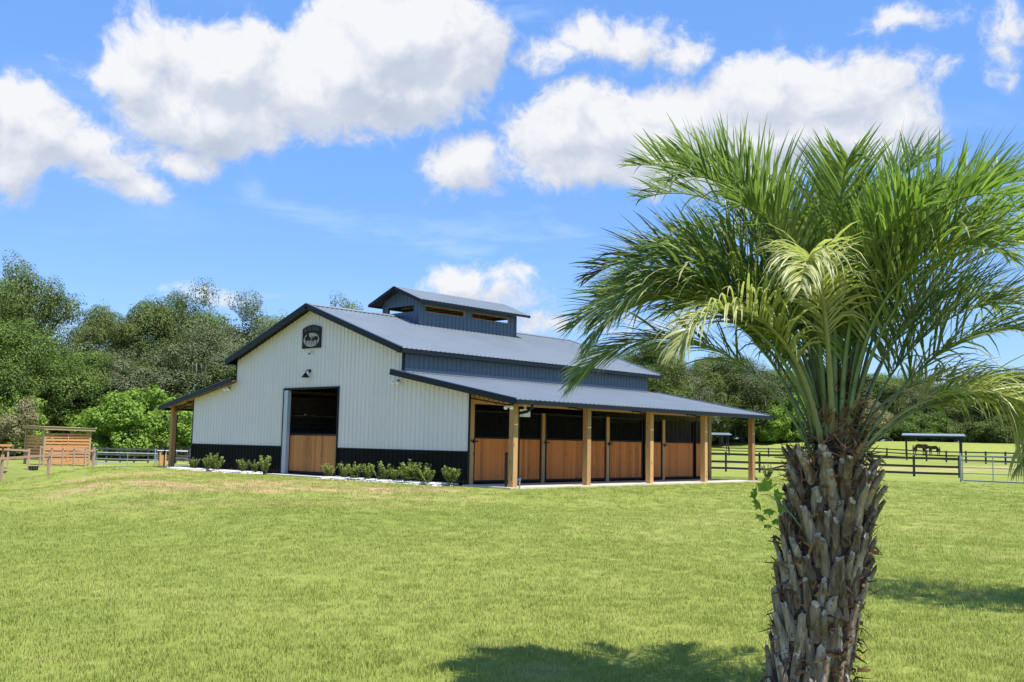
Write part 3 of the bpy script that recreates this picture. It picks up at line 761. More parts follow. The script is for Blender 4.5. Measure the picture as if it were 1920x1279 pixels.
# ------------------------------------------------------------------ leaf clouds
def rand_dirs(r, n):
    v = r.normal(size=(n, 3)); return v / np.linalg.norm(v, axis=1)[:, None]
def leaves(r, P, Nrm, size, aspect=.7, jit=.38):
    """one pointed four-cornered leaf card per point, facing roughly Nrm"""
    n = len(P); nn = Nrm + r.normal(size=(n, 3)) * jit; nn /= np.linalg.norm(nn, axis=1)[:, None]
    t = np.cross(nn, rand_dirs(r, n)); t /= np.linalg.norm(t, axis=1)[:, None] + 1e-9
    b_ = np.cross(nn, t); s = size * r.uniform(.6, 1.35, (n, 1))
    L = t * s; W = b_ * s * aspect * .5
    v = np.stack([P - L * .5, P + W * 1.0 + nn * s * .08, P + L * .5, P - W * 1.0 + nn * s * .08], 1)
    f = np.arange(n * 4).reshape(n, 4)
    return v.reshape(-1, 3), f
def crown_mesh(seed, nclump, per, size, R3, zc, rc=(.9, 1.9), mats=None, flat=.62, low=0.0, name='crown'):
    r = np.random.default_rng(seed); Ps = []; Ns = []; cents = []
    lob = rand_dirs(r, 7)
    for i in range(nclump):
        d = rand_dirs(r, 1)[0]
        bumpy = .72 + .34 * max(0, float((lob @ d).max())) ** 3
        rad = r.uniform(.35, 1.0) ** .5 * bumpy
        c = np.array([d[0] * R3[0], d[1] * R3[1], d[2] * R3[2]]) * rad + np.array([0, 0, zc])
        cr = r.uniform(*rc)
        if c[2] < cr * .5: c[2] = cr * r.uniform(.5, 1.2)
        cents.append((c, cr))
        m = int(per * (cr / rc[1]) ** 2 * r.uniform(.6, 1.2))
        q = rand_dirs(r, m)
        k1 = rand_dirs(r, 9); ca = np.max(q @ k1.T, axis=1)[:, None]
        lum = .60 + .50 * ca ** 5
        rr_ = 1 - .55 * r.random((m, 1)) ** 2.2
        P = c + q * rr_ * lum * np.array([cr, cr, cr * flat]) * 1.15
        Ps.append(P); Ns.append(q * .8 + np.array([0, 0, .55]))
    P = np.concatenate(Ps); Nn = np.concatenate(Ns)
    v, f = leaves(r, P, Nn, size)
    return np_mesh(name, v, f, mats), cents
def trunk_mb(seed, h, r0, cents, nlimb=9, name='trunk'):
    r = random.Random(seed); mb = MB()
    top = Vector((r.uniform(-.6, .6), r.uniform(-.6, .6), h))
    pts = [Vector((0, 0, -.6)), Vector((0, 0, .2)), Vector((top.x * .3, top.y * .2, h * .35)), Vector((top.x * .5, top.y * .8, h * .7)), top]
    mb.tube(pts, [r0 * 1.5, r0 * 1.1, r0 * .85, r0 * .6, r0 * .3], 9)
    cs = sorted(cents, key=lambda c: c[0][2]); pick = cs[::max(1, len(cs) // nlimb)]
    for c, cr in pick:
        e = Vector(c); t = r.uniform(.3, .75); s_ = pts[1].lerp(pts[4], t)
        mid = s_.lerp(e, .5) + Vector((r.uniform(-.5, .5), r.uniform(-.5, .5), -.05 * (e - s_).length + .3))
        mb.tube([s_, s_.lerp(mid, .5) + Vector((0, 0, .15)), mid, e], [r0 * .42, r0 * .32, r0 * .2, r0 * .07], 6)
        for _ in range(2):
            e2 = e + Vector((r.uniform(-1, 1), r.uniform(-1, 1), r.uniform(0, .8))) * cr * .7
            mb.tube([mid, mid.lerp(e2, .6), e2], [r0 * .16, r0 * .09, r0 * .03], 5)
    return mb
def moss_mesh(seed, cents, n, mats):
    r = np.random.default_rng(seed); V = []; Fc = []; k = 0
    for _ in range(n):
        c, cr = cents[r.integers(len(cents))]
        if c[2] > 9.0: continue
        d = rand_dirs(r, 1)[0]; p = c + d * cr * np.array([.9, .9, .35]) + np.array([0, 0, -.15 * cr])
        ln = r.uniform(.6, 1.9)
        for s in range(5):
            q = p + r.normal(size=3) * np.array([.12, .12, .05]); a = r.uniform(0, 3.14); wv = np.array([math.cos(a), math.sin(a), 0]) * r.uniform(.03, .07)
            l2 = ln * r.uniform(.5, 1); sw = r.normal(size=3) * .06; sw[2] = 0
            V += [q - wv, q + wv, q + wv * .9 + sw - np.array([0, 0, l2 * .5]), q - wv * .9 + sw - np.array([0, 0, l2 * .5]), q + sw * 1.4 - np.array([0, 0, l2]) - wv * .2, q + sw * 1.4 - np.array([0, 0, l2]) + wv * .2]
            Fc += [(k, k+1, k+2, k+3), (k+3, k+2, k+5, k+4)]; k += 6
    return np_mesh('hanging_moss', np.array(V), np.array(Fc), mats)
PROTO = {}
def tree_proto(key, seed, leaf, nclump, per, size, R3, zc, h, r0, moss=0, rc=(.9, 1.9), flat=.62, low=0.0):
    cmesh, cents = crown_mesh(seed, nclump, per, size, R3, zc, rc, [M[leaf]], flat, low)
    tm = trunk_mb(seed, h, r0, cents)
    me = bpy.data.meshes.new('trunk'); me.from_pydata(tm.v, [], tm.f); me.materials.append(M['bark']); me.polygons.foreach_set('use_smooth', [True] * len(me.polygons))
    cz_ = np.empty(len(cmesh.vertices) * 3, np.float32); cmesh.vertices.foreach_get('co', cz_); ztop_ = float(np.percentile(cz_[2::3], 99.7))
    PROTO[key] = dict(crown=cmesh, trunk=me, moss=moss_mesh(seed, cents, moss, [M['moss']]) if moss else None, H=ztop_, W=R3[0])
tree_proto('oakA', 1, 'oak', 95, 1350, .155, (5.6, 5.2, 6.4), 6.8, 9.0, .34, 60, (.8, 1.8), .8)
tree_proto('oakB', 2, 'oak', 85, 1350, .155, (4.8, 5.4, 6.6), 7.0, 9.5, .32, 40, (.8, 1.8), .8)
tree_proto('oakC', 3, 'oak3', 85, 1300, .16, (5.0, 5.0, 6.2), 6.5, 8.6, .30, 0, (.8, 1.7), .8)
tree_proto('greyA', 4, 'oak2', 105, 1050, .14, (5.2, 5.2, 6.2), 7.0, 9.8, .32, 150, (.7, 1.5), .8)
tree_proto('greyB', 5, 'oak2', 90, 1100, .145, (4.4, 4.8, 6.4), 7.0, 9.6, .30, 110, (.7, 1.6), .8)
tree_proto('lowA', 6, 'oak', 55, 800, .18, (4.2, 3.6, 3.0), 2.2, 2.6, .10, 0, (.7, 1.4), .8)
tree_proto('lowB', 7, 'oak3', 55, 800, .18, (3.6, 3.6, 3.2), 2.3, 2.4, .10, 0, (.7, 1.3), .8)
tree_proto('vineA', 8, 'vine', 60, 560, .27, (4.6, 3.0, 3.4), 2.5, 2.0, .10, 0, (.6, 1.2), .8)
tree_proto('dryA', 9, 'dry', 26, 600, .13, (1.9, 1.7, 2.4), 2.3, 3.0, .08, 0, (.4, .8), .9)
def plant(key, name, px, dist, ytop, wid, label, cat='tree', group=None, rz=None, seed=[0]):
    p = PROTO[key]; seed[0] += 1; r = random.Random(seed[0] * 7 + 3)
    loc = at(px, dist); z = hz(loc.x, loc.y)
    dep = (Vector((loc.x, loc.y, 0)) - Vector((O.x, O.y, 0))).dot(F)
    Ht = (hor_y(px) - ytop) * dep / FPX + O.z - z
    k = Ht / p['H']; kw = wid / p['W']
    root = empty(name, (loc.x, loc.y, z), r.uniform(0, 6.28) if rz is None else rz)
    for nm in ('trunk', 'crown', 'moss'):
        if p.get(nm) is None: continue
        o = obj('hanging_moss' if nm == 'moss' else nm, p[nm], root)
        if nm == 'moss': o['kind'] = 'stuff'
    root.scale = (kw, kw, k)
    tag(root, label, cat, group); return root
# the wood on the left (front row, then the taller ones behind)
GL = 'trees of the wood on the left'
plant('oakA', 'oak_tree', 48, 108, 486, 5.4, 'tallest dark oak at the far left edge of the wood', 'tree', GL)
plant('oakC', 'oak_tree', 5, 100, 600, 5.4, 'fresh green tree below the tallest oak at the left edge', 'tree', GL)
plant('oakB', 'oak_tree', 178, 116, 572, 4.2, 'oak just right of the tallest oak, in the dip of the skyline', 'tree', GL)
plant('oakC', 'oak_tree', 130, 102, 655, 4.8, 'bright green younger tree behind the slatted shed', 'tree', GL)
plant('oakB', 'oak_tree', 262, 112, 562, 4.8, 'broad dark oak rising above the bright green vines', 'tree', GL)
plant('oakA', 'oak_tree', 335, 113, 528, 5.4, 'high dark oak in the middle of the left wood', 'tree', GL)
plant('greyB', 'mossy_oak_tree', 205, 105, 650, 5.0, 'mossy grey green oak standing low behind the shed roof', 'tree', GL)
plant('greyA', 'mossy_oak_tree', 452, 115, 546, 6.4, 'pale grey green oak hung with moss beside the barn gable', 'tree', GL)
plant('greyB', 'mossy_oak_tree', 385, 108, 610, 5.4, 'mossy oak between the high dark oak and the pale one', 'tree', GL)
plant('oakA', 'oak_tree', 300, 106, 660, 5.2, 'low dark oak directly over the bright green vines', 'tree', GL)
plant('oakB', 'oak_tree', 420, 106, 680, 5.0, 'low dark oak just above the left lean-to roof', 'tree', GL)
plant('oakC', 'oak_tree', 70, 106, 690, 4.6, 'green tree standing right behind the slatted shed', 'tree', GL)
plant('oakB', 'oak_tree', 500, 120, 590, 5.2, 'oak half hidden by the slope of the barn roof', 'tree', GL)
plant('oakA', 'oak_tree', 665, 134, 560, 6.0, 'treetop peeping over the barn ridge left of the cupola', 'tree')
for i, (px, d, yt) in enumerate([(-110, 95, 500), (-60, 105, 520), (120, 110, 650), (230, 112, 640), (380, 112, 590), (560, 112, 640)]):
    plant(['oakB', 'oakC', 'oakA'][i % 3], 'oak_tree', px, d + 16, yt, 7.2, 'oak filling the back row of the left wood', 'tree', 'back row of the left wood')
for i, (px, d, yt, w_) in enumerate([(20, 80, 770, 3.6), (110, 84, 760, 4), (175, 86, 772, 3.6), (330, 82, 770, 4), (-30, 78, 740, 4), (345, 95, 745, 4), (400, 88, 770, 4), (450, 92, 770, 4)]):
    plant(['lowA', 'lowB'][i % 2], 'understorey_bush', px, d + 20, yt, w_ * 1.2, 'dark leafy bush filling the foot of the left wood', 'bush', 'understorey bushes of the left wood')
plant('vineA', 'vine_thicket', 205, 93, 745, 4.3, 'bright green vine thicket right beside the slatted shed', 'bush', 'bright vine thickets')
plant('vineA', 'vine_thicket', 268, 94, 728, 4.7, 'tallest bright green vine thicket, left of the lean-to post', 'bush', 'bright vine thickets', 2.2)
plant('vineA', 'vine_thicket', 318, 95, 762, 3.8, 'bright green vine thicket tucked behind the lean-to post', 'bush', 'bright vine thickets', 4)
plant('vineA', 'vine_thicket', 18, 96, 742, 3.4, 'bright green vines at the left edge behind the dry shrub', 'bush', 'bright vine thickets', 1)
plant('dryA', 'dry_shrub', 30, 90, 745, 1.9, 'tan dried shrub at the left edge near the shed', 'shrub')
# far wood to the right of and behind the barn
FARW = [(1128, 190, 648, 8, 'oakA'), (1165, 205, 662, 8, 'greyA'), (1226, 175, 641, 7.5, 'oakB'), (1268, 182, 656, 7.5, 'greyA'), (1310, 188, 662, 8, 'oakA'),
 (1352, 192, 668, 8, 'oakB'), (1392, 196, 678, 8, 'greyB'), (1432, 200, 690, 8, 'oakA'), (1470, 203, 694, 8, 'oakC'), (1512, 206, 704, 8, 'oakB'),
 (1556, 208, 712, 8, 'oakA'), (1600, 208, 712, 8, 'greyB'), (1645, 208, 702, 8, 'oakC'), (1690, 206, 698, 8.5, 'oakA'), (1735, 206, 704, 8, 'greyA'), (1778, 207, 722, 8, 'oakB'),
 (1825, 206, 705, 8.5, 'oakA'), (1870, 205, 700, 8, 'oakC'), (1915, 205, 698, 8, 'oakB'), (1960, 205, 700, 8, 'oakA'), (2010, 205, 705, 8, 'oakB'), (1070, 205, 668, 8, 'oakB')]
LB = {1128: 'oak crown just over the far end of the barn roof', 1165: 'paler oak in the notch beyond the far barn roof end', 1226: 'tallest dark oak of the far wood, at the barn roof tip',
 1268: 'moss hung grey oak second from the barn roof tip', 1310: 'dark oak third from the barn roof tip in the far wood', 1352: 'far oak above the second lean-to post from the right',
 1392: 'grey mossy far oak over the end of the lean-to roof', 1432: 'far dark oak just right of the lean-to corner', 1470: 'fresh green far tree between lean-to and palm', 1512: 'far oak directly left of the palm trunk',
 1556: 'far oak behind the palm stalks', 1600: 'grey far oak behind the right side of the palm stalks', 1645: 'fresh green far tree just right of the palm trunk', 1690: 'far oak above the left end of the horse shelter',
 1735: 'mossy far oak directly above the horse shelter', 1778: 'lowest far oak in the skyline dip right of the horse shelter', 1825: 'far oak left of the drooping yellow frond', 1870: 'fresh green far tree behind the drooping yellow frond', 1915: 'far oak at the right picture edge'}
for (px, d, yt, w_, k) in FARW:
    plant(k, 'mossy_oak_tree' if 'grey' in k else 'oak_tree', px, d, yt, w_, LB.get(px, 'oak of the far wood outside the view'), 'tree', 'trees of the far wood')
for i in range(16):
    px = 1060 + i * 62
    plant(['oakA', 'oakB', 'greyB'][i % 3], 'oak_tree', px, 224 + (i % 3) * 4, 712 if px > 1400 else 690, 8.5, 'oak filling the back row of the far wood', 'tree', 'back row of the far wood')
for i in range(24):
    px = 1195 + i * 34
    plant(['lowA', 'lowB', 'lowA'][i % 3], 'understorey_bush', px, 197 + (i % 4), 776 + (i * 7) % 14, 5.0, 'dark bush at the foot of the far wood', 'bush', 'understorey bushes of the far wood')
plant('vineA', 'vine_thicket', 1478, 194, 742, 6.0, 'bright green bush mass at the far wood left of the palm', 'bush', 'bright bushes of the far wood')
plant('vineA', 'vine_thicket', 1445, 193, 772, 5.0, 'smaller bright green bush left of the bright bush mass', 'bush', 'bright bushes of the far wood', 2)
plant('dryA', 'bare_shrub', 1643, 190, 748, 3.2, 'pale leafless shrub at the far wood right of the palm', 'shrub')
# a tree standing beyond the right edge of the picture: its shade lies on the lawn
so = at(1790, 12.9)
tp = Vector((so.x, so.y, 0)) + Vector((sdir.x, sdir.y, 0)) / sdir.z * 6.2
tree_proto('lawn', 12, 'oak3', 16, 420, .10, (1.5, 1.0, .7), 6.2, 5.9, .065, 0, (.35, .7), .7)
lt = empty('lawn_tree', (tp.x, tp.y, hz(tp.x, tp.y)), R_(43)); tag(lt, 'slim lawn tree just beyond the right edge whose shade falls on the grass', 'tree')
obj('trunk', PROTO['lawn']['trunk'], lt); obj('crown', PROTO['lawn']['crown'], lt)

# ------------------------------------------------------------------ shrubs along the wall
def shrub_proto(seed, h=.62):
    r = random.Random(seed); mb = MB(); V = []; Fc = []
    for i in range(19):
        a = r.uniform(0, 6.28); lean = r.uniform(.1, .75); L = h * r.uniform(.6, 1.12)
        p = Vector((r.uniform(-.05, .05), r.uniform(-.05, .05), -.03)); pts = [p]
        d = Vector((math.cos(a) * lean, math.sin(a) * lean, 1)).normalized()
        for k in range(5):
            p = p + d * L / 5; d = (d + Vector((0, 0, .12)) + Vector((r.uniform(-.1, .1), r.uniform(-.1, .1), 0))).normalized(); pts.append(p.copy())
        mb.tube(pts, [.006, .005, .005, .004, .003, .002], 4, False)
        for k in range(20):
            t = .22 + .78 * k / 19; q = pts[min(4, int(t * 5))].lerp(pts[min(5, int(t * 5) + 1)], t * 5 % 1)
            for s in range(2):
                b_ = r.uniform(0, 6.28); ld_ = Vector((math.cos(b_), math.sin(b_), r.uniform(.2, .9))).normalized(); l = r.uniform(.05, .085)
                sd = ld_.cross(Vector((0, 0, 1))).normalized() * l * .28; n0 = len(V)
                V += [q, q + ld_ * l * .5 + sd, q + ld_ * l, q + ld_ * l * .5 - sd]; Fc.append((n0, n0+1, n0+2, n0+3))
    st = bpy.data.meshes.new('stem'); st.from_pydata(mb.v, [], mb.f); st.materials.append(M['bark'])
    return st, np_mesh('foliage', np.array([tuple(v) for v in V]), np.array(Fc), [M['shrub']])
SH = [shrub_proto(20 + i) for i in range(4)]
SP = [(362, .8), (384, .85), (407, 1.15), (455, .9), (473, .8), (499, 1.15), (616, .8), (641, .95), (668, .95), (689, .9), (713, 1.05), (743, .75), (765, 1.2), (786, 1.1), (806, .8), (845, 1.0)]
ordi = ['first', 'second', 'third', 'fourth', 'fifth', 'sixth', 'seventh', 'eighth', 'ninth', 'tenth']
for i, (px, s) in enumerate(SP):
    v = ray(px, 890); t = (-.62 - O.y) / v.y; x = O.x + v.x * t
    root = empty('shrub', (x, -.62 + .1 * math.sin(i * 2.1), .0), i * 1.7); root.scale = (s * 1.2, s * 1.2, s * .98)
    lab = ('%s leafy young shrub from the left in the bed left of the aisle door' % ordi[i]) if i < 6 else ('%s leafy young shrub from the left in the bed right of the aisle door' % ordi[i - 6])
    tag(root, lab, 'shrub', 'young shrubs in the pebble beds')
    obj('stem', SH[i % 4][0], root); obj('foliage', SH[i % 4][1], root)
bsh = empty('shrub', (9.9, 17.3, 0)); bsh.scale = (1.1, 1.1, 1.1); tag(bsh, 'dark shrub beyond the far end of the stalls', 'shrub')
obj('stem', SH[1][0], bsh); obj('foliage', SH[1][1], bsh)

# ------------------------------------------------------------------ fences
def board_fence(name, pts, h, rails, mt, label, cat='fence', pw=.13, rh=.15, base=None, group=None, subdiv=True):
    root = empty(name, (pts[0].x, pts[0].y, hz(pts[0].x, pts[0].y))); o0 = root.location.copy()
    tag(root, label, cat, group)
    loc = []
    for p in pts:
        z = hz(p.x, p.y); q = Vector((p.x, p.y, z)) - o0; loc.append(q)
        t = MB(); t.beam(q + Vector((0, 0, -.3)), q + Vector((0, 0, h + .05)), pw, pw, up=(pts[1] - pts[0]).normalized()); t.build('post', mt, root)
    for rz_ in rails:
        t = MB()
        for a, b_ in zip(loc[:-1], loc[1:]):
            off = (b_ - a).cross(Vector((0, 0, 1))).normalized() * (pw / 2 + .018)
            t.beam(a + Vector((0, 0, rz_)) + off, b_ + Vector((0, 0, rz_)) + off, .035, rh)
        t.build('rail', mt, root)
    return root
board_fence('board_fence', [at(x, 71) for x in (1235, 1298, 1361, 1424, 1492, 1562, 1635, 1713, 1798)], 1.32, (1.2, .68, .24), M['fence_black'], 'near black three board fence between the barn and the tube gate')
pts = []
for i in range(19):
    px = 1330 + i * 37; d = 153 + (108 - 153) * (px - 1354) / (1910 - 1354); pts.append(at(px, d))
board_fence('board_fence', pts, 1.2, (1.12, .72, .3), M['fence_black'], 'middle black board fence crossing in front of the grazing horses', rh=.13)
board_fence('board_fence', [at(1180 + i * 24, 203) for i in range(33)], 1.25, (1.15, .8, .45), M['fence_grey'], 'faint dark fence at the foot of the far wood', rh=.13)
# left paddock fences
board_fence('board_fence', [at(60 + i * 22, 98 - i * .5) for i in range(16)], 1.25, (1.15, .75, .35), M['fence_black'], 'dark board fence just in front of the bright vines', rh=.12)
board_fence('board_fence', [at(150 + i * 26, 86) for i in range(11)], 1.2, (1.1, .65, .3), M['fence_grey'], 'grey board fence between the tube gates and the vines', rh=.12)
board_fence('board_fence', [at(78 + i * 21, 64 + .4 * i) for i in range(5)], 1.15, (1.1, ), M['rail'], 'low reddish rail fence right in front of the slatted shed', rh=.07, pw=.07)
board_fence('board_fence', [at(-60 + i * 39, 62) for i in range(4)], 1.1, (1.05,), M['rail'], 'short reddish rail fence left of the slatted shed', rh=.1, pw=.1)
lf = board_fence('rail_fence', [at(-85, 52), at(8, 55), at(95, 59), at(178, 63)], 1.25, (1.12,), M['rail'], 'nearest reddish post and rail fence with wire mesh at the left edge', rh=.11, pw=.11)
def wire(root, p0, p1, h, n=26):
    o0 = root.location; t = MB(); a = Vector((p0.x, p0.y, hz(p0.x, p0.y))) - o0; b_ = Vector((p1.x, p1.y, hz(p1.x, p1.y))) - o0
    for k in range(6): t.tube([a + Vector((0,0,.1+h*k/5)), b_ + Vector((0,0,.1+h*k/5))], .004, 3, False)
    for k in range(n): q = a.lerp(b_, k / n); t.tube([q + Vector((0,0,.1)), q + Vector((0,0,.1+h))], .003, 3, False)
    t.build('wire_mesh', M['galv'], root)
for a, b_ in ((at(-85, 52), at(8, 55)), (at(8, 55), at(95, 59)), (at(95, 59), at(178, 63))): wire(lf, a, b_, .95)
def tube_gate(name, p0, p1, h, label, rails=(.08, .35, .62, .9, 1.0), stiles=3, group=None, zoff=0):
    z0 = hz(p0.x, p0.y); root = empty(name, (p0.x, p0.y, z0 + zoff)); tag(root, label, 'gate', group)
    d = Vector((p1.x - p0.x, p1.y - p0.y, hz(p1.x, p1.y) - z0))
    t = MB(); t.tube([(0,0,.08), (0,0,h), Vector((d.x,d.y,d.z+h)), Vector((d.x,d.y,d.z+.08)), (0,0,.08)], .035, 7); t.build('frame', M['galv'], root)
    for r_ in rails[1:-1]: t = MB(); t.tube([(0,0,h*r_), Vector((d.x,d.y,d.z+h*r_))], .022, 6); t.build('bar', M['galv'], root)
    for k in range(1, stiles): t = MB(); q = d * (k / stiles); t.tube([q + Vector((0,0,.08)), q + Vector((0,0,h))], .028, 6); t.build('stile', M['galv'], root)
    t = MB(); t.tube([(-.12 * d.normalized().x, -.12 * d.normalized().y, -.2), (-.12 * d.normalized().x, -.12 * d.normalized().y, h + .15)], .05, 8); t.build('gate_post', M['galv'], root)
    return root
tube_gate('tube_gate', at(1804, 61), at(1985, 58), 1.42, 'long silver tube gate at the right edge beside the black fence', (.08, .33, .55, .78, 1), 3)
tube_gate('tube_gate', at(184, 78), at(298, 78), 1.02, 'wide silver tube gate on the grass right of the slatted shed', (.08, .3, .56, 1), 2, 'silver tube gates in the left paddock')
tube_gate('tube_gate', at(296, 84), at(353, 84), 1.1, 'silver tube gate seen behind the lean-to post of the barn', (.08, .5, 1), 1, 'silver tube gates in the left paddock')
# low clay coloured trough-like panel by the gate
rp = empty('board_fence', at(302, 79)); rp.location.z = hz(rp.location.x, rp.location.y); tag(rp, 'short tan boarded panel between the silver gates and the lean-to post', 'fence')
q = MB(); e = at(312, 79) - at(302, 79); q.beam((0,0,.45), (e.x, e.y, .45), .04, .9); q.build('board', M['slat'], rp)
q = MB(); q.beam((0,0,0), (0,0,1.15), .12, .12, up=(1,0,0)); q.beam((e.x,e.y,0), (e.x,e.y,1.15), .12, .12, up=(1,0,0)); q.build('post', M['post'], rp)

# ------------------------------------------------------------------ slatted shed on the left
sh = empty('slatted_shed'); a_ = at(84, 66); sh.location = (a_.x, a_.y, hz(a_.x, a_.y)); tag(sh, 'small wooden run-in shed with horizontal slats and flat tin roof', 'shed')
ez = math.atan2(R.y, R.x) + R_(52); sh.rotation_euler = (0, 0, ez)
W_, D_, H_ = 2.85, 2.2, 2.0
def lp(px): return (px - 84) * 66 / FPX
for (x, y) in ((0, 0), (W_, 0), (-.0, D_), (W_, D_), (W_/2, D_)):
    q = MB(); q.box((x - .06, y - .06, -.4), (x + .06, y + .06, H_ + (.05 if y == 0 else .12))); q.build('post', M['palewood'], sh)
q = MB()
for k in range(8): q.box((.06, -.05, .30 + k * .19), (W_ - .06, -.01, .43 + k * .19))
q.build('front_slats', M['slat'], sh)
q = MB(); q.box((W_/2 - .03, -.09, .25), (W_/2 + .03, -.052, 1.78)); q.box((.06, -.09, 1.80), (W_ - .06, -.052, 1.9)); q.build('batten', M['slat'], sh)
for nm, (p0, p1) in dict(side_slats=((0, .06), (0, D_ - .06)), back_slats=((0.06, D_), (W_ - .06, D_)), right_slats=((W_, .06), (W_, D_))).items():
    q = MB()
    for k in range(8): q.beam((p0[0], p0[1], .36 + k * .19), (p1[0], p1[1], .36 + k * .19), .03, .14)
    q.build(nm, M['slat'], sh)
q = MB(); q.box((0.06, -.05, .04), (W_ - .06, -.015, .27)); q.build('kick_board', M['slat'], sh)
q = MB(); vs = [(-.2,-.25,H_+.1),(W_+.2,-.25,H_+.06),(W_+.2,D_+.2,H_+.12),(-.2,D_+.2,H_+.16)]
q.add(vs + [(x,y,z+.16) for x,y,z in vs], [(3,2,1,0),(4,5,6,7),(0,1,5,4),(1,2,6,5),(2,3,7,6),(3,0,4,7)]); rf = q.build('roof_fascia', M['palewood'], sh)
q = MB(); vs = [(-.25,-.30,H_+.265),(W_+.25,-.30,H_+.225),(W_+.25,D_+.25,H_+.285),(-.25,D_+.25,H_+.325)]
q.add(vs + [(x,y,z+.02) for x,y,z in vs], [(3,2,1,0),(4,5,6,7),(0,1,5,4),(1,2,6,5),(2,3,7,6),(3,0,4,7)]); q.build('tin_sheet', M['palewood'], rf)
tr = empty('water_trough'); a_ = at(67, 62); tr.location = (a_.x, a_.y, hz(a_.x, a_.y)); tr.scale = (.7, .7, .6); tag(tr, 'low black trough on the grass in front of the slatted shed', 'trough')
q = MB(); q.tube([(0,0,0),(0,0,.36)], [.33,.38], 18, False); q.tube([(0,0,.36),(0,0,.02)], [.36,.30], 18, True); q.build('tub', M['iron'], tr)
ta = empty('wooden_ramp'); a_ = at(2, 60); ta.location = (a_.x, a_.y, hz(a_.x, a_.y)); tag(ta, 'flat topped wooden stand cut by the left picture edge', 'stand'); ta.rotation_euler = (0,0,math.atan2(R.y, R.x) + R_(20))
q = MB(); q.box((-1.6,-.5,1.42),(.6,.5,1.52)); q.build('top', M['slat'], ta)
for x in (-1.5, .1): q = MB(); q.box((x,-.05,-.2),(x+.09,.05,1.42)); q.build('leg', M['post'], ta)

# ------------------------------------------------------------------ shelters and horses in the right paddock
def shelter(px0, d, label, w_, dp, h, rot):
    a_ = at(px0, d); s_ = empty('run_in_shelter', (a_.x, a_.y, hz(a_.x, a_.y)), rot); tag(s_, label, 'shelter')
    vs = [(-.5,-.5,h+.02),(w_+.5,-.5,h+.02),(w_+.5,dp+.5,h+.34),(-.5,dp+.5,h+.34)]
    q = MB(); q.add(vs + [(x,y,z+.10) for x,y,z in vs], [(3,2,1,0),(4,5,6,7),(0,1,5,4),(1,2,6,5),(2,3,7,6),(3,0,4,7)]); q.build('roof', M['tin'], s_)
    for x in (0, w_):
        for y in (0, dp): q = MB(); q.box((x-.09,y-.09,-.3),(x+.09,y+.09,h+.04+(.3 if y else 0))); q.build('post', M['fence_black'], s_)
    q = MB(); q.box((-.05,-.11,h-.2),(w_+.05,-.092,h+.0)); q.box((-.05,dp+.092,h+.05),(w_+.05,dp+.11,h+.28)); q.build('beam', M['fence_black'], s_)
    return s_
camaz = math.atan2(R.y, R.x)
shelter(1699, 141, 'open steel roofed shelter shading the two horses', 6.6, 5.2, 2.55, camaz + R_(-22))
shelter(1318, 172, 'pale roofed shelter seen past the end of the stalls', 4.2, 3.0, 2.35, camaz + R_(-6))
coat = plain('bay_coat', (.17, .07, .035), .45, 0, .2, 2); coat2 = plain('dark_bay_coat', (.085, .05, .035), .5, 0, .3, 2)
blk = plain('horse_mane', (.015, .012, .01), .6)
def horse(px, d, face, s, mt, label):
    a_ = at(px, d); root = empty('horse', (a_.x, a_.y, hz(a_.x, a_.y)), camaz + (0 if face > 0 else math.pi)); root.scale = (s, s, s); tag(root, label, 'horse', 'horses under the shelter')
    V = [(-.62,0,1.32),(-.35,0,1.30),(0,0,1.24),(.35,0,1.26),(.62,0,1.32),(.95,0,1.30),(1.25,0,1.12),(1.42,0,.98),(1.62,0,.78)]
    Rd = [.23,.27,.29,.28,.24,.17,.13,.12,.07]; E = [(i, i+1) for i in range(8)]
    def leg(root_i, x, y, hind):
        o = len(V)
        P = [(x,y,1.0),(x+(.08 if hind else 0),y,.72),(x-(.10 if hind else 0),y,.48),(x-(.04 if hind else .0),y,.12),(x+.03,y,.02)]
        V.extend(P); Rd.extend([.17 if hind else .13, .115 if hind else .09, .065, .052, .065]); E.append((root_i, o)); E.extend([(o+k, o+k+1) for k in range(4)])
    leg(0, -.62, .15, True); leg(0, -.50, -.15, True); leg(4, .55, .14, False); leg(4, .66, -.14, False)
    me = bpy.data.meshes.new('body'); me.from_pydata(V, E, []); me.materials.append(mt)
    o = obj('body', me, root)
    sk = o.modifiers.new('skin', 'SKIN'); sk.use_smooth_shade = True
    for i, sv in enumerate(me.skin_vertices[0].data): sv.radius = (Rd[i], Rd[i]); sv.use_root = (i == 2)
    ss = o.modifiers.new('sub', 'SUBSURF'); ss.levels = 1; ss.render_levels = 2
    q = MB(); q.tube([(-.74,0,1.40),(-.84,0,1.2),(-.85,0,.8),(-.82,0,.5)], [.04,.07,.07,.02], 7); q.build('tail', blk, root, True)
    q = MB(); q.tube([(.62,0,1.54),(.95,0,1.46),(1.25,0,1.26),(1.36,0,1.12)], [.03,.045,.04,.02], 6); q.build('mane', blk, root, True)
    q = MB()
    for yy in (-.06, .06): q.tube([(1.34,yy,1.10),(1.34,yy*1.2,1.24)], [.03,.006], 5)
    q.build('ears', mt, root)
horse(1724, 143, 1, 1.0, coat, 'larger reddish brown horse facing right under the shelter')
horse(1752, 144, -1, .86, coat2, 'smaller dark horse facing left, head to head with the brown one')

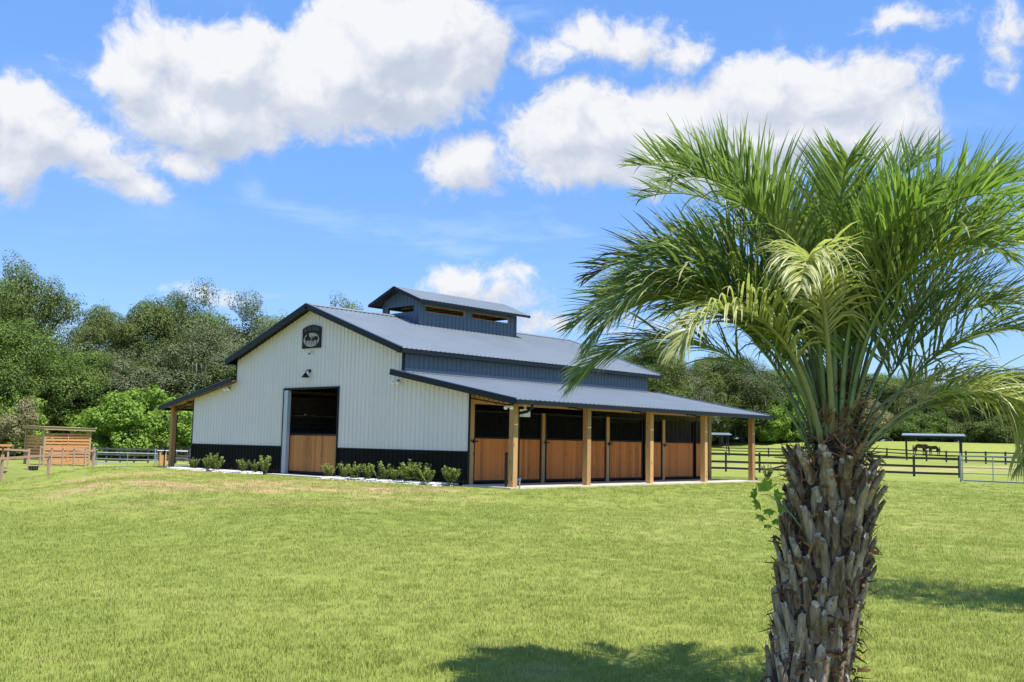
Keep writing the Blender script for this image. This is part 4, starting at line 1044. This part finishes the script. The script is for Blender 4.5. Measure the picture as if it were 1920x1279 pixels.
# ------------------------------------------------------------------ palm
palm_base = at(1502, 6.45); palm = empty('pindo_palm', (palm_base.x, palm_base.y, hz(palm_base.x, palm_base.y)))
tag(palm, 'large arching palm with shaggy trunk of cut leaf bases in the foreground', 'palm tree')
palm.rotation_euler = (0, 0, camaz)        # local x = towards the right of the view, -y = towards the viewer
mt, n, b = mat('leaf_base_wood'); M['boot'] = mt; co = n.coord('Object'); oi = n.new('ShaderNodeObjectInfo'); ge = n.new('ShaderNodeNewGeometry')
st = n.noise(n.mapping(co, (38, 38, 5)), 1.0, 5, .65, .6); bl_ = n.noise(co, 9, 4, .6); rnd = ge.outputs['Random Per Island']
v = n.math('ADD', n.math('MULTIPLY', st, .6), n.math('MULTIPLY', bl_, .25)); v = n.math('ADD', v, n.math('MULTIPLY', oi.outputs['Random'], .2))
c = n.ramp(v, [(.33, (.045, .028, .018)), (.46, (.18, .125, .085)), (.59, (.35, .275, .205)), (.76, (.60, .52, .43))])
n.link(c, b.inputs['Base Color']); b.inputs['Roughness'].default_value = .8; n.link(n.bump(st, 1.0, .02), b.inputs['Normal'])
M['bootend'] = plain('cut_leaf_base_end', (.42, .34, .25), .85, 0, .35, 60, .4, 90)
M['fibre'] = leafmat('palm_fibre', [(.05, .025, .012), (.14, .07, .035), (.28, .17, .10)], .15, 8)
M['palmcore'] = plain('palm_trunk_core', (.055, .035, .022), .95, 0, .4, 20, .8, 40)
def frondmat(name, cols, trans, spec=.45, rough=.36):
    mt = leafmat(name, cols, trans, 3.0, rough); mt.node_tree.nodes['Principled BSDF'].inputs['Specular IOR Level'].default_value = spec; return mt
M['fr_green'] = frondmat('frond_green', [(.10, .145, .050), (.18, .235, .080), (.31, .355, .15)], .42)
M['fr_bright'] = frondmat('frond_bright', [(.115, .175, .048), (.20, .28, .075), (.32, .39, .14)], .42)
M['fr_yellow'] = frondmat('frond_yellowing', [(.26, .28, .11), (.44, .44, .20), (.53, .50, .27)], .4)
M['fr_brown'] = frondmat('frond_scorched', [(.07, .045, .025), (.12, .12, .04), (.20, .17, .06)], .2)
M['stalk'] = plain('frond_stalk_green', (.15, .21, .10), .4, 0, .2, 6)
M['stalk2'] = plain('frond_stalk_olive', (.23, .25, .13), .45, 0, .25, 6)
TH = 1.62         # crown base height
def axis(z):      # trunk centre line: leans right and slightly back
    t = max(0, z) / TH; return Vector((.21 * t + .02 * math.sin(3 * t), .03 * t, z))
def trad(z):
    t = z / TH; return .225 + .035 * math.sin(math.pi * min(1, t)) - .02 * t + (.05 * max(0, .15 - t) / .15)
q = MB(); zs = [-.3 + i * .1 for i in range(24)]
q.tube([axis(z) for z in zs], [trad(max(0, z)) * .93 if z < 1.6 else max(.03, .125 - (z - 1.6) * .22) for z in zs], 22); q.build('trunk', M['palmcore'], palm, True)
rg = random.Random(11)
def boot(z, ang, L, out_, wid, mbx=None):
    c0 = axis(z); r0 = trad(z) * .86; rad = Vector((math.cos(ang), math.sin(ang), 0)); tan = Vector((-math.sin(ang), math.cos(ang), 0))
    tw = rg.uniform(-.22, .22); pts = []; n_ = 6
    p = c0 + rad * r0 - Vector((0, 0, .03)); d = (Vector((0, 0, 1)) + rad * out_ * .75 + tan * tw).normalized()
    fr_ = []
    for k in range(n_ + 1):
        fr_.append((p.copy(), d.copy())); p = p + d * (L / n_); d = (d + rad * out_ * .10).normalized()
    V = []; Fc = []
    m_ = 8
    for k, (p, d) in enumerate(fr_):
        t = k / n_; wv = wid * (1.3 - .72 * t) * .5; th = .024 * (1.2 - .7 * t) + .002
        nn = (rad - d * rad.dot(d)).normalized(); sd = d.cross(nn).normalized()
        for (a, b_) in ((-1, -.35), (-.62, .5), (0, .9), (.62, .5), (1, -.35), (.55, -.75), (0, -.95), (-.55, -.75)):
            jj = rg.uniform(.86, 1.12)
            cut = d * ((a * .35 * wid * tw * 2 + (b_ * -.012) + rg.uniform(-.013, .013)) if k == n_ else 0)
            V.append(p + sd * (a * wv * jj) + nn * (b_ * th * jj) + cut)
    for k in range(n_):
        for j in range(m_):
            j2 = (j + 1) % m_; Fc.append((k*m_+j, k*m_+j2, (k+1)*m_+j2, (k+1)*m_+j))
    mb = mbx or MB(); mb.cur = 0; mb.add(V, Fc); mb.cur = 1
    e = fr_[-1][0] - fr_[-1][1] * .012
    o = len(mb.v); mb.add([e] + [V[n_*m_ + j] for j in range(m_)], [(0, j + 1, (j + 1) % m_ + 1) for j in range(m_)])
    if mbx is None: mb.build('leaf_base', [M['boot'], M['bootend']], palm, True)
boots = []
ROWS = 17; PER = 12
for rI in range(ROWS):
    for k in range(PER):
        z = -.06 + rI * .092 + k * .010 + rg.uniform(-.02, .02)
        ang = 2 * math.pi * (k / PER) + rI * .29 + rg.uniform(-.10, .10)
        boots.append((z, ang))
front = sorted(boots, key=lambda b_: math.sin(b_[1]))   # -y first: the ones facing the viewer
nfront = 100; rest = MB()
for i, (z, ang) in enumerate(front):
    t = z / TH
    L = rg.uniform(.15, .30) * (1.1 if t > .6 else .95); out_ = .14 + .44 * t * t + rg.uniform(-.10, .14) + (.16 * max(0, math.cos(ang)) if .45 < t < .9 else 0)
    if t > .86: L *= .8
    wid = rg.uniform(.048, .092)
    boot(z, ang, L, out_, wid, None if i < nfront else rest)
ro = rest.build('leaf_bases_behind', [M['boot'], M['bootend']], palm, True); ro['kind'] = 'stuff'
# fibre rags between the bases and at the crown
V = []; Fc = []; r_ = np.random.default_rng(5)
for i in range(2600):
    z = 2.02 - (2.0 - 0) * (r_.random() ** 1.5) ; ang = r_.uniform(0, 6.28); c0 = np.array(axis(z)); rad = np.array([math.cos(ang), math.sin(ang), 0]); rr0 = trad(min(1.6, max(0, z))) * r_.uniform(.85, 1.12) * (1 if z < 1.6 else .62 - (z - 1.6) * .8)
    p = c0 + rad * rr0; L = r_.uniform(.04, .11) if z < 1.4 else r_.uniform(.06, .18); d = np.array([r_.normal() * .5, r_.normal() * .5, r_.normal() * .6 + .4]) + rad * (.05 if z < 1.4 else .25); d /= np.linalg.norm(d)
    wv = np.cross(d, rad); wv = wv / (np.linalg.norm(wv) + 1e-6) * r_.uniform(.002, .012); p2 = p + d * L * .5 + r_.normal(size=3) * .01; p3 = p + d * L + r_.normal(size=3) * .03 - np.array([0,0,.02])
    k = len(V); V += [p - wv, p + wv, p2 + wv, p2 - wv, p3 + wv * .3, p3 - wv * .3]; Fc += [(k,k+1,k+2,k+3),(k+3,k+2,k+4,k+5)]
fo = obj('fibre', np_mesh('fibre', np.array(V), np.array(Fc), [M['fibre']]), palm); fo['kind'] = 'stuff'

def frond(az, el0, L, droop, matk, seed, lt=1.0, side=0.0, pet=.34, vee=.85, curl=2.0, hang=0.0, start=1.0, yel=0.0, label=None, dens=1.0):
    """az: 0 = right, 90 = away, -90 = towards viewer; el0 launch angle; droop = total turn downward (deg)"""
    r = random.Random(seed); a = R_(az); rad = Vector((math.cos(a), math.sin(a), 0)); tan = Vector((-math.sin(a), math.cos(a), 0))
    z0 = TH + r.uniform(-.16, .12) * start
    p = axis(z0) + rad * .09; n_ = 30; pts = []; dirs = []
    for k in range(n_ + 1):
        t = k / n_; e = R_(el0 - droop * t ** curl)
        d = (rad * math.cos(e) + Vector((0, 0, 1)) * math.sin(e) + tan * side * t).normalized()
        pts.append(p.copy()); dirs.append(d); p = p + d * (L / n_)
    # stalk
    sb = MB(); V = []; m_ = 6
    for k in range(n_ + 1):
        t = k / n_; d = dirs[k]; up = (Vector((0, 0, 1)) - d * d.z)
        if up.length < .15: up = -rad * 1.0 - d * (-rad.dot(d))
        up.normalize(); sd = d.cross(up).normalized(); wv = (.0205 * (1 - t) ** 1.1 + .003) * (1.25 if t < .06 else 1); hv = wv * .55
        for (x, y) in ((-1, .25), (0, .7), (1, .25), (.7, -.6), (0, -.9), (-.7, -.6)): V.append(pts[k] + sd * x * wv + up * y * hv)
    Fc = [(k*m_+j, k*m_+(j+1) % m_, (k+1)*m_+(j+1) % m_, (k+1)*m_+j) for k in range(n_) for j in range(m_)]
    sb.add(V, Fc)
    # leaflets
    V = []; Fc = []; mi = []
    NP = int(78 * dens); K = 5
    for i in range(NP):
        t = pet + (1 - pet) * (i + .5) / NP
        kk = t * n_; k0 = min(n_ - 1, int(kk)); P = pts[k0].lerp(pts[k0 + 1], kk - k0); d = dirs[k0].lerp(dirs[k0 + 1], kk - k0).normalized()
        up = (Vector((0, 0, 1)) - d * d.z)
        if up.length < .2: up = up + (-rad - d * (-rad.dot(d))) * .5
        up.normalize(); sd = d.cross(up).normalized()
        u_ = (t - pet) / (1 - pet)
        ll = lt * .62 * (math.sin(math.pi * min(1, .16 + .80 * u_)) ** .6) * (1 - .25 * u_) * r.uniform(.85, 1.1)
        for s in (-1, 1):
            fw = 1.0 + .9 * u_ + r.uniform(-.45, .45); vv2 = vee + r.uniform(-.75, .6)
            ld_ = (sd * s * 1.0 + up * vv2 + d * fw).normalized()
            wv = ld_.cross(up); wv = (wv.normalized() if wv.length > .05 else sd.cross(ld_).normalized())
            tilt = r.uniform(-.7, .7); wv = (wv * math.cos(tilt) + ld_.cross(wv) * math.sin(tilt)).normalized()
            q = P.copy(); dd_ = ld_.copy(); base = len(V); W0 = .0098 * lt ** .5 * r.uniform(.8, 1.15)
            dr = r.uniform(.05, .16) + hang * r.uniform(.4, 1.3) + (.5 if r.random() < .10 else 0)
            for k in range(K + 1):
                s_ = k / K; wd = W0 * (0.45 + 1.6 * s_ if s_ < .3 else .93 * (1 - ((s_ - .3) / .7) ** 1.7) + .03)
                ridge = dd_.cross(wv).normalized() * (-wd * .35)
                V += [q - wv * wd, q + ridge, q + wv * wd]
                q = q + dd_ * (ll / K); dd_ = (dd_ - Vector((0, 0, 1)) * dr * (.4 + s_)).normalized(); wv = (wv - dd_ * wv.dot(dd_)).normalized()
            for k in range(K):
                o = base + 3 * k; Fc += [(o, o+1, o+4, o+3), (o+1, o+2, o+5, o+4)]
                tipn = (k >= K - 2 and r.random() < yel) or r.random() < yel * .25
                mi += [1 if tipn else 0] * 2
    me = np_mesh('frond', np.array([tuple(v) for v in V]), np.array(Fc), [M[matk], M['fr_yellow'] if matk != 'fr_brown' else M['fr_brown']], mi)
    o = obj('frond', me, palm)
    if label: o['label'] = label
    sb.build('stalk', M['stalk'] if matk in ('fr_green', 'fr_bright') else M['stalk2'], o, True)
#      az    el  L    droop mat
FR = [
 (176, 66, 2.06, 127, 'fr_green', dict(yel=.35, curl=1.45, label='lowest left frond arching over the barn roof', hang=.05, vee=.3, lt=.85)),
 (184, 77, 2.14, 138, 'fr_green', dict(yel=.15, curl=1.6, vee=.5)),
 (168, 83, 2.36, 122, 'fr_brown', dict(label='scorched brown frond at the upper left', curl=1.65, vee=.9)),
 (200, 73, 2.0, 130, 'fr_green', dict(yel=.5, curl=1.5, hang=.14, vee=.4)),
 (150, 84, 2.35, 100, 'fr_green', dict(vee=1.1)),
 (212, 84, 2.30, 115, 'fr_green', dict(curl=1.9, vee=1.0)),
 (246, 78, 2.0, 135, 'fr_yellow', dict(yel=.3, hang=.4, curl=1.6, label='pale yellowing frond drooping towards the viewer', lt=.8)),
 (218, 76, 1.95, 140, 'fr_yellow', dict(yel=.3, hang=.4, curl=1.5, lt=.8)),
 (130, 86, 2.25, 92, 'fr_green', dict(vee=1.2)),
 (100, 86, 2.15, 90, 'fr_green', dict(vee=1.2)),
 (172, 88, 2.25, 88, 'fr_green', dict(curl=2.2, vee=1.25)),
 (182, 86, 2.40, 100, 'fr_green', dict(curl=2.0, vee=1.15)),
 (258, 88, 2.05, 88, 'fr_green', dict(curl=2.1, vee=1.2)),
 (285, 88, 2.0, 90, 'fr_bright', dict(curl=2.1, vee=1.1, label='fresh bright green frond in the middle of the crown')),
 (60, 86, 2.3, 85, 'fr_bright', dict(curl=2.1, vee=1.2)),
 (20, 88, 2.2, 72, 'fr_bright', dict(curl=2.3, vee=1.15, label='upright bright frond at the top of the crown')),
 (300, 82, 2.05, 110, 'fr_bright', dict(vee=1.0)),
 (322, 84, 2.15, 105, 'fr_bright', dict(vee=1.0)),
 (40, 78, 2.3, 92, 'fr_green', dict(vee=1.2)),
 (4, 77, 2.45, 84, 'fr_green', dict(curl=1.9, vee=1.2, label='frond sweeping up to the right picture edge')),
 (-16, 72, 2.2, 105, 'fr_green', dict(yel=.1, vee=.9)),
 (-5, 60, 2.0, 112, 'fr_green', dict(yel=.3, hang=.1, vee=.6)),
 (6, 60, 1.72, 160, 'fr_yellow', dict(yel=.4, hang=.5, curl=1.35, label='yellowed frond hanging down at the right', lt=.85)),
 (-24, 58, 1.7, 140, 'fr_yellow', dict(yel=.4, hang=.35, lt=.85, curl=1.4)),
 (187, 70, 2.06, 136, 'fr_green', dict(yel=.4, hang=.12, vee=.4, curl=1.45)),
 (196, 79, 2.08, 130, 'fr_green', dict(yel=.35, vee=.8, curl=1.6)),
 (165, 72, 2.2, 122, 'fr_green', dict(yel=.1, vee=.6, curl=1.5)),
 (-4, 52, 1.7, 110, 'fr_green', dict(yel=.3, hang=.2, vee=.5, curl=1.4)),
 (-45, 74, 1.9, 118, 'fr_bright', dict(yel=.1, vee=.9)),
 (-60, 80, 1.9, 125, 'fr_green', dict(yel=.2, hang=.1)),
 (160, 66, 2.0, 100, 'fr_green', dict(vee=.9)),
 (25, 66, 2.1, 98, 'fr_green', dict(yel=.1, vee=.9)),
 (-80, 86, 1.9, 100, 'fr_bright', dict(vee=1.1)),
 (140, 76, 2.1, 88, 'fr_green', dict(vee=1.1)),
 (225, 86, 1.95, 100, 'fr_green', dict(vee=1.2)),
 (-32, 85, 2.1, 92, 'fr_bright', dict(vee=1.15)),
 (0, 84, 1.95, 90, 'fr_bright', dict(vee=1.1)),
 (75, 70, 1.9, 90, 'fr_green', dict(vee=.9)),
 (-5, 68, 1.8, 95, 'fr_green', dict(vee=.9, yel=.1)),
 (172, 74, 1.8, 100, 'fr_green', dict(vee=.8)),
 (205, 60, 1.55, 95, 'fr_green', dict(hang=.08, lt=.85)),
]
for i, (az_, el_, L_, dr_, mk, kw) in enumerate(FR): frond(az_, el_, L_ * .97, dr_, mk, 100 + i, **kw)
# sprig of a weed sprouting from the left side of the trunk
wd = empty('sprouting_weed'); tag(wd, 'fresh green weed with lobed leaves sprouting from the left of the palm trunk', 'weed')
pw_ = at(1478, 6.2); wd.location = (pw_.x, pw_.y, hz(pw_.x, pw_.y) + 1.17); wd.rotation_euler = (0, 0, camaz)
q = MB(); q.tube([(.12, .1, -.05), (.02, 0, .05), (-.05, -.01, .12), (-.12, -.02, .17), (-.17, -.02, .17)], [.006, .005, .004, .003, .002], 5, False); q.build('stem', M['stalk'], wd)
for i, (x, z, s, a) in enumerate([(-.13, .19, .085, 1.9), (-.09, .16, .06, .4), (-.17, .12, .05, 3.6), (-.12, .09, .05, 4.6), (-.16, .05, .045, 4.2), (-.08, .03, .04, 5), (-.13, .0, .035, 4.6), (-.06, .10, .045, 5.6), (-.185, .17, .05, 2.9)]):
    q = MB(); o_ = [Vector((0,0,0))]; nn = 9
    for k in range(nn):
        t = -1.25 + 2.5 * k / (nn - 1); rl = s * (1.0 if k % 2 == 0 else .72) * (1 - .1 * abs(t)); o_.append(Vector((math.cos(a + t) * rl, .02 * math.sin(k * 1.3), math.sin(a + t) * rl)))
    q.add([v + Vector((x, -.03 + .015 * (i % 3), z)) for v in o_], [(0, k, k + 1) for k in range(1, nn)]); q.build('leaf', M['vine'], wd)

# ------------------------------------------------------------------ lawn grass
mt, n, b = mat('grass_blades'); M['blade'] = mt
geo = n.new('ShaderNodeNewGeometry')
gc, _ = lawn_colour(n, geo.outputs['Position'], ((.252, .306, .066), (.328, .374, .085), (.405, .430, .118)), ((.50, .34, .18), (.64, .48, .29)))
gc = n.mix(1, gc, n.ramp(geo.outputs['Random Per Island'], [(.0, (.82, .86, .8)), (.8, (1.08, 1.06, 1.03)), (1, (1.22, 1.15, 1.25))]), 'MULTIPLY')
n.link(gc, b.inputs['Base Color']); b.inputs['Roughness'].default_value = .6; b.inputs['Specular IOR Level'].default_value = .2
tr = n.new('ShaderNodeBsdfTranslucent'); n.link(gc, tr.inputs[0]); mx = n.new('ShaderNodeMixShader'); mx.inputs[0].default_value = .35
n.link(b.outputs[0], mx.inputs[1]); n.link(tr.outputs[0], mx.inputs[2]); n.link(mx.outputs[0], n.n['Material Output'].inputs[0])
def tuft(seed, nb, h, wd_, spread):
    r = random.Random(seed); V = []; Fc = []
    for i in range(nb):
        a = r.uniform(0, 6.28); rr_ = spread * math.sqrt(r.random()); x, y = math.cos(a) * rr_, math.sin(a) * rr_
        b_ = r.uniform(0, 6.28); hh = h * r.uniform(.5, 1.15); ln = r.uniform(.1, .8) * hh; w2 = wd_ * r.uniform(.7, 1.2) * .5
        c_, s_ = math.cos(b_), math.sin(b_); px_, py_ = -s_ * w2, c_ * w2; k = len(V)
        V += [(x - px_, y - py_, -.01), (x + px_, y + py_, -.01), (x + px_ * .8 + c_ * ln * .35, y + py_ * .8 + s_ * ln * .35, hh * .6), (x - px_ * .8 + c_ * ln * .35, y - py_ * .8 + s_ * ln * .35, hh * .6), (x + c_ * ln - px_ * .15, y + s_ * ln - py_ * .15, hh), (x + c_ * ln + px_ * .15, y + s_ * ln + py_ * .15, hh)]
        Fc += [(k, k+1, k+2, k+3), (k+3, k+2, k+5, k+4)]
    return np_mesh('tuft', np.array(V), np.array(Fc), [M['blade']])
gcol = bpy.data.collections.new('tuft_sources')
for i in range(5):
    o = bpy.data.objects.new('tuft', tuft(i, 24, .037, .0046, .105)); gcol.objects.link(o)
r = np.random.default_rng(77)
fa = math.atan2(F.x, F.y)
pts = []; scs = []
for (ra, rb, den, sc_) in ((3.2, 6, 110, 1.0), (6, 11, 170, 1.0), (11, 17, 100, 1.1), (17, 26, 45, 1.3), (26, 42, 16, 1.6), (42, 58, 5, 1.8)):
    area = R_(84) / 2 * (rb ** 2 - ra ** 2); k = int(area * den)
    rr_ = np.sqrt(r.uniform(ra ** 2, rb ** 2, k)); an = fa + r.uniform(-R_(42), R_(42), k)
    pts.append(np.stack([O.x + rr_ * np.sin(an), O.y + rr_ * np.cos(an)], -1)); scs.append(np.full(k, sc_))
pts = np.concatenate(pts); scs = np.concatenate(scs)
keep = ~((np.abs(pts[:, 0]) < 11.0) & (pts[:, 1] > -1.3) & (pts[:, 1] < 15.4))
den = np.sin(pts[:,0]*.9 + 2*np.sin(pts[:,1]*.5)) * np.sin(pts[:,1]*1.1 + np.sin(pts[:,0]*.7))
keep &= r.random(len(pts)) < (.92 + .08 * den)
pts = pts[keep]; scs = scs[keep]; den = den[keep]
zz = np.concatenate([height(pts[i:i+4000, 0], pts[i:i+4000, 1]) for i in range(0, len(pts), 4000)])
me = bpy.data.meshes.new('lawn_grass'); me.vertices.add(len(pts)); me.vertices.foreach_set('co', np.stack([pts[:,0], pts[:,1], zz], -1).astype(np.float32).ravel())
at_ = me.attributes.new('sc', 'FLOAT', 'POINT'); at_.data.foreach_set('value', (scs * (1 + .08 * den) * r.uniform(.75, 1.2, len(pts))).astype(np.float32))
at_ = me.attributes.new('rz', 'FLOAT', 'POINT'); at_.data.foreach_set('value', r.uniform(0, 6.28, len(pts)).astype(np.float32))
lawn = obj('lawn_grass', me); tag(lawn, 'short mown lawn grass covering the foreground', 'grass', kind='stuff')
gn = bpy.data.node_groups.new('scatter', 'GeometryNodeTree')
gn.interface.new_socket('Geometry', in_out='INPUT', socket_type='NodeSocketGeometry'); gn.interface.new_socket('Geometry', in_out='OUTPUT', socket_type='NodeSocketGeometry')
N_ = gn.nodes; Lk = gn.links
gi = N_.new('NodeGroupInput'); go = N_.new('NodeGroupOutput'); mp = N_.new('GeometryNodeMeshToPoints'); ip = N_.new('GeometryNodeInstanceOnPoints')
ci = N_.new('GeometryNodeCollectionInfo'); ci.inputs['Collection'].default_value = gcol; ci.inputs['Separate Children'].default_value = True; ci.inputs['Reset Children'].default_value = True
a1 = N_.new('GeometryNodeInputNamedAttribute'); a1.data_type = 'FLOAT'; a1.inputs[0].default_value = 'sc'
a2 = N_.new('GeometryNodeInputNamedAttribute'); a2.data_type = 'FLOAT'; a2.inputs[0].default_value = 'rz'
cx = N_.new('ShaderNodeCombineXYZ'); Lk.new(a2.outputs[0], cx.inputs[2])
er = N_.new('FunctionNodeEulerToRotation'); Lk.new(cx.outputs[0], er.inputs[0])
Lk.new(gi.outputs[0], mp.inputs[0]); Lk.new(mp.outputs[0], ip.inputs['Points']); Lk.new(ci.outputs[0], ip.inputs['Instance']); ip.inputs['Pick Instance'].default_value = True
Lk.new(er.outputs[0], ip.inputs['Rotation']); Lk.new(a1.outputs[0], ip.inputs['Scale']); Lk.new(ip.outputs[0], go.inputs[0])
md = lawn.modifiers.new('scatter', 'NODES'); md.node_group = gn
